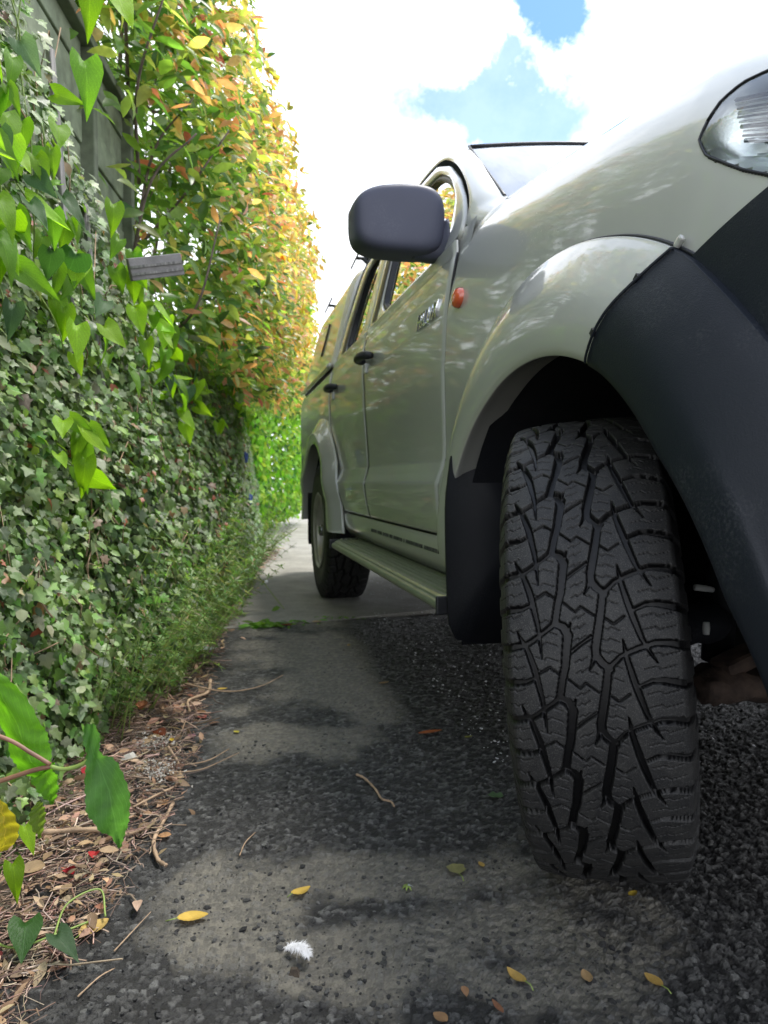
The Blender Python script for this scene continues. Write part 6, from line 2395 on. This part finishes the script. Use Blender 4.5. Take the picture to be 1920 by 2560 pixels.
big_twig('knobbly curved twig alone on the dark asphalt ahead of the tyre', [(-0.065, 1.65), (-0.045, 1.62), (-0.020, 1.565), (-0.005, 1.51), (0.015, 1.495), (0.022, 1.48)], 0.0030, 0.0020)
big_twig('longest forked twig bordering the litter beside the hanging leaf', [(-0.545, 1.76), (-0.50, 1.70), (-0.475, 1.60), (-0.49, 1.50), (-0.52, 1.44)], 0.0038, 0.0022, branches=[[(-0.50, 1.70), (-0.44, 1.73), (-0.40, 1.80)]])
big_twig('thick bent twig whose cut end lies on the asphalt', [(-0.455, 1.50), (-0.45, 1.40), (-0.442, 1.33), (-0.415, 1.27), (-0.392, 1.245)], 0.0040, 0.0036)
big_twig('pale twig lying across the sandy patch', [(-0.268, 1.285), (-0.266, 1.33), (-0.255, 1.375)], 0.0013, 0.0008)
big_twig('long twig running out from the litter over the asphalt at mid distance', [(-0.66, 2.32), (-0.52, 2.30), (-0.42, 2.36), (-0.36, 2.50)], 0.0030, 0.0014)
big_twig('straight thin twig pointing out from the litter edge', [(-0.50, 1.62), (-0.44, 1.68), (-0.37, 1.78)], 0.0020, 0.0010)
big_twig('pale broad stalk lying level on the litter', [(-0.64, 1.30), (-0.56, 1.33), (-0.50, 1.33), (-0.47, 1.39)], 0.0050, 0.0030)
big_twig('thin twig curving on the dark asphalt near the yellow leaf', [(-0.40, 1.02), (-0.39, 1.06), (-0.375, 1.11)], 0.0012, 0.0007)
big_twig('fallen branch stub at the top of the litter', [(-0.60, 2.42), (-0.575, 2.28), (-0.60, 2.15), (-0.57, 2.05)], 0.0060, 0.0035)
big_twig('short pale stalk at the bottom of the dark asphalt strip', [(-0.415, 0.93), (-0.40, 0.965), (-0.385, 0.985)], 0.0012, 0.0008)

# pale fluff and paper scraps in the litter
for (x, y, s, lab) in ((-0.60, 1.80, 0.055, 'grey-white fluff caught in the litter, upper clump'), (-0.53, 1.62, 0.050, 'grey-white fluff caught in the litter, lower clump')):
    r_ = np.random.default_rng(int(x * -100))
    V = []; Fc = []
    for i in range(420):
        p = r_.normal(0, 1, 3) * [s * 0.5, s * 0.6, 0.007] + [0, 0, 0.022]
        d = r_.normal(0, 1, 3); d /= np.linalg.norm(d); q = np.cross(d, [0.3, 0.2, 1]); q /= np.linalg.norm(q)
        o_ = len(V); w = r_.uniform(0.0012, 0.004)
        V += [p, p + d * w * 2, p + d * w + q * w, p - q * w * 0.8]; Fc += [(o_, o_ + 1, o_ + 2), (o_, o_ + 3, o_ + 1)]
    o = mesh_obj('fluff', V, Fc, 'paper', None); o.location = (x, y, 0.0); tag(o, lab, 'fluff', kind='stuff')
o = mesh_obj('paper_scrap', [(0, 0, 0), (0.03, 0.005, 0.008), (0.038, 0.02, 0.002), (0.02, 0.035, 0.012), (0.0, 0.028, 0.006), (0.018, 0.016, 0.014)], [(0, 1, 5), (1, 2, 5), (2, 3, 5), (3, 4, 5), (4, 0, 5)], 'paper', None, False)
o.location = (-0.63, 1.66, 0.028); tag(o, 'crumpled cream paper scrap in the litter beside the hanging leaf', 'paper')
o = mesh_obj('paper_scrap', [(0, 0, 0), (0.06, 0.0, 0.008), (0.07, 0.02, 0.010), (0.01, 0.02, 0.015)], [(0, 1, 2, 3)], 'feather_white', None, False)
o.location = (-0.74, 2.80, 0.02); tag(o, 'small white plastic scrap farther up the litter strip', 'paper')
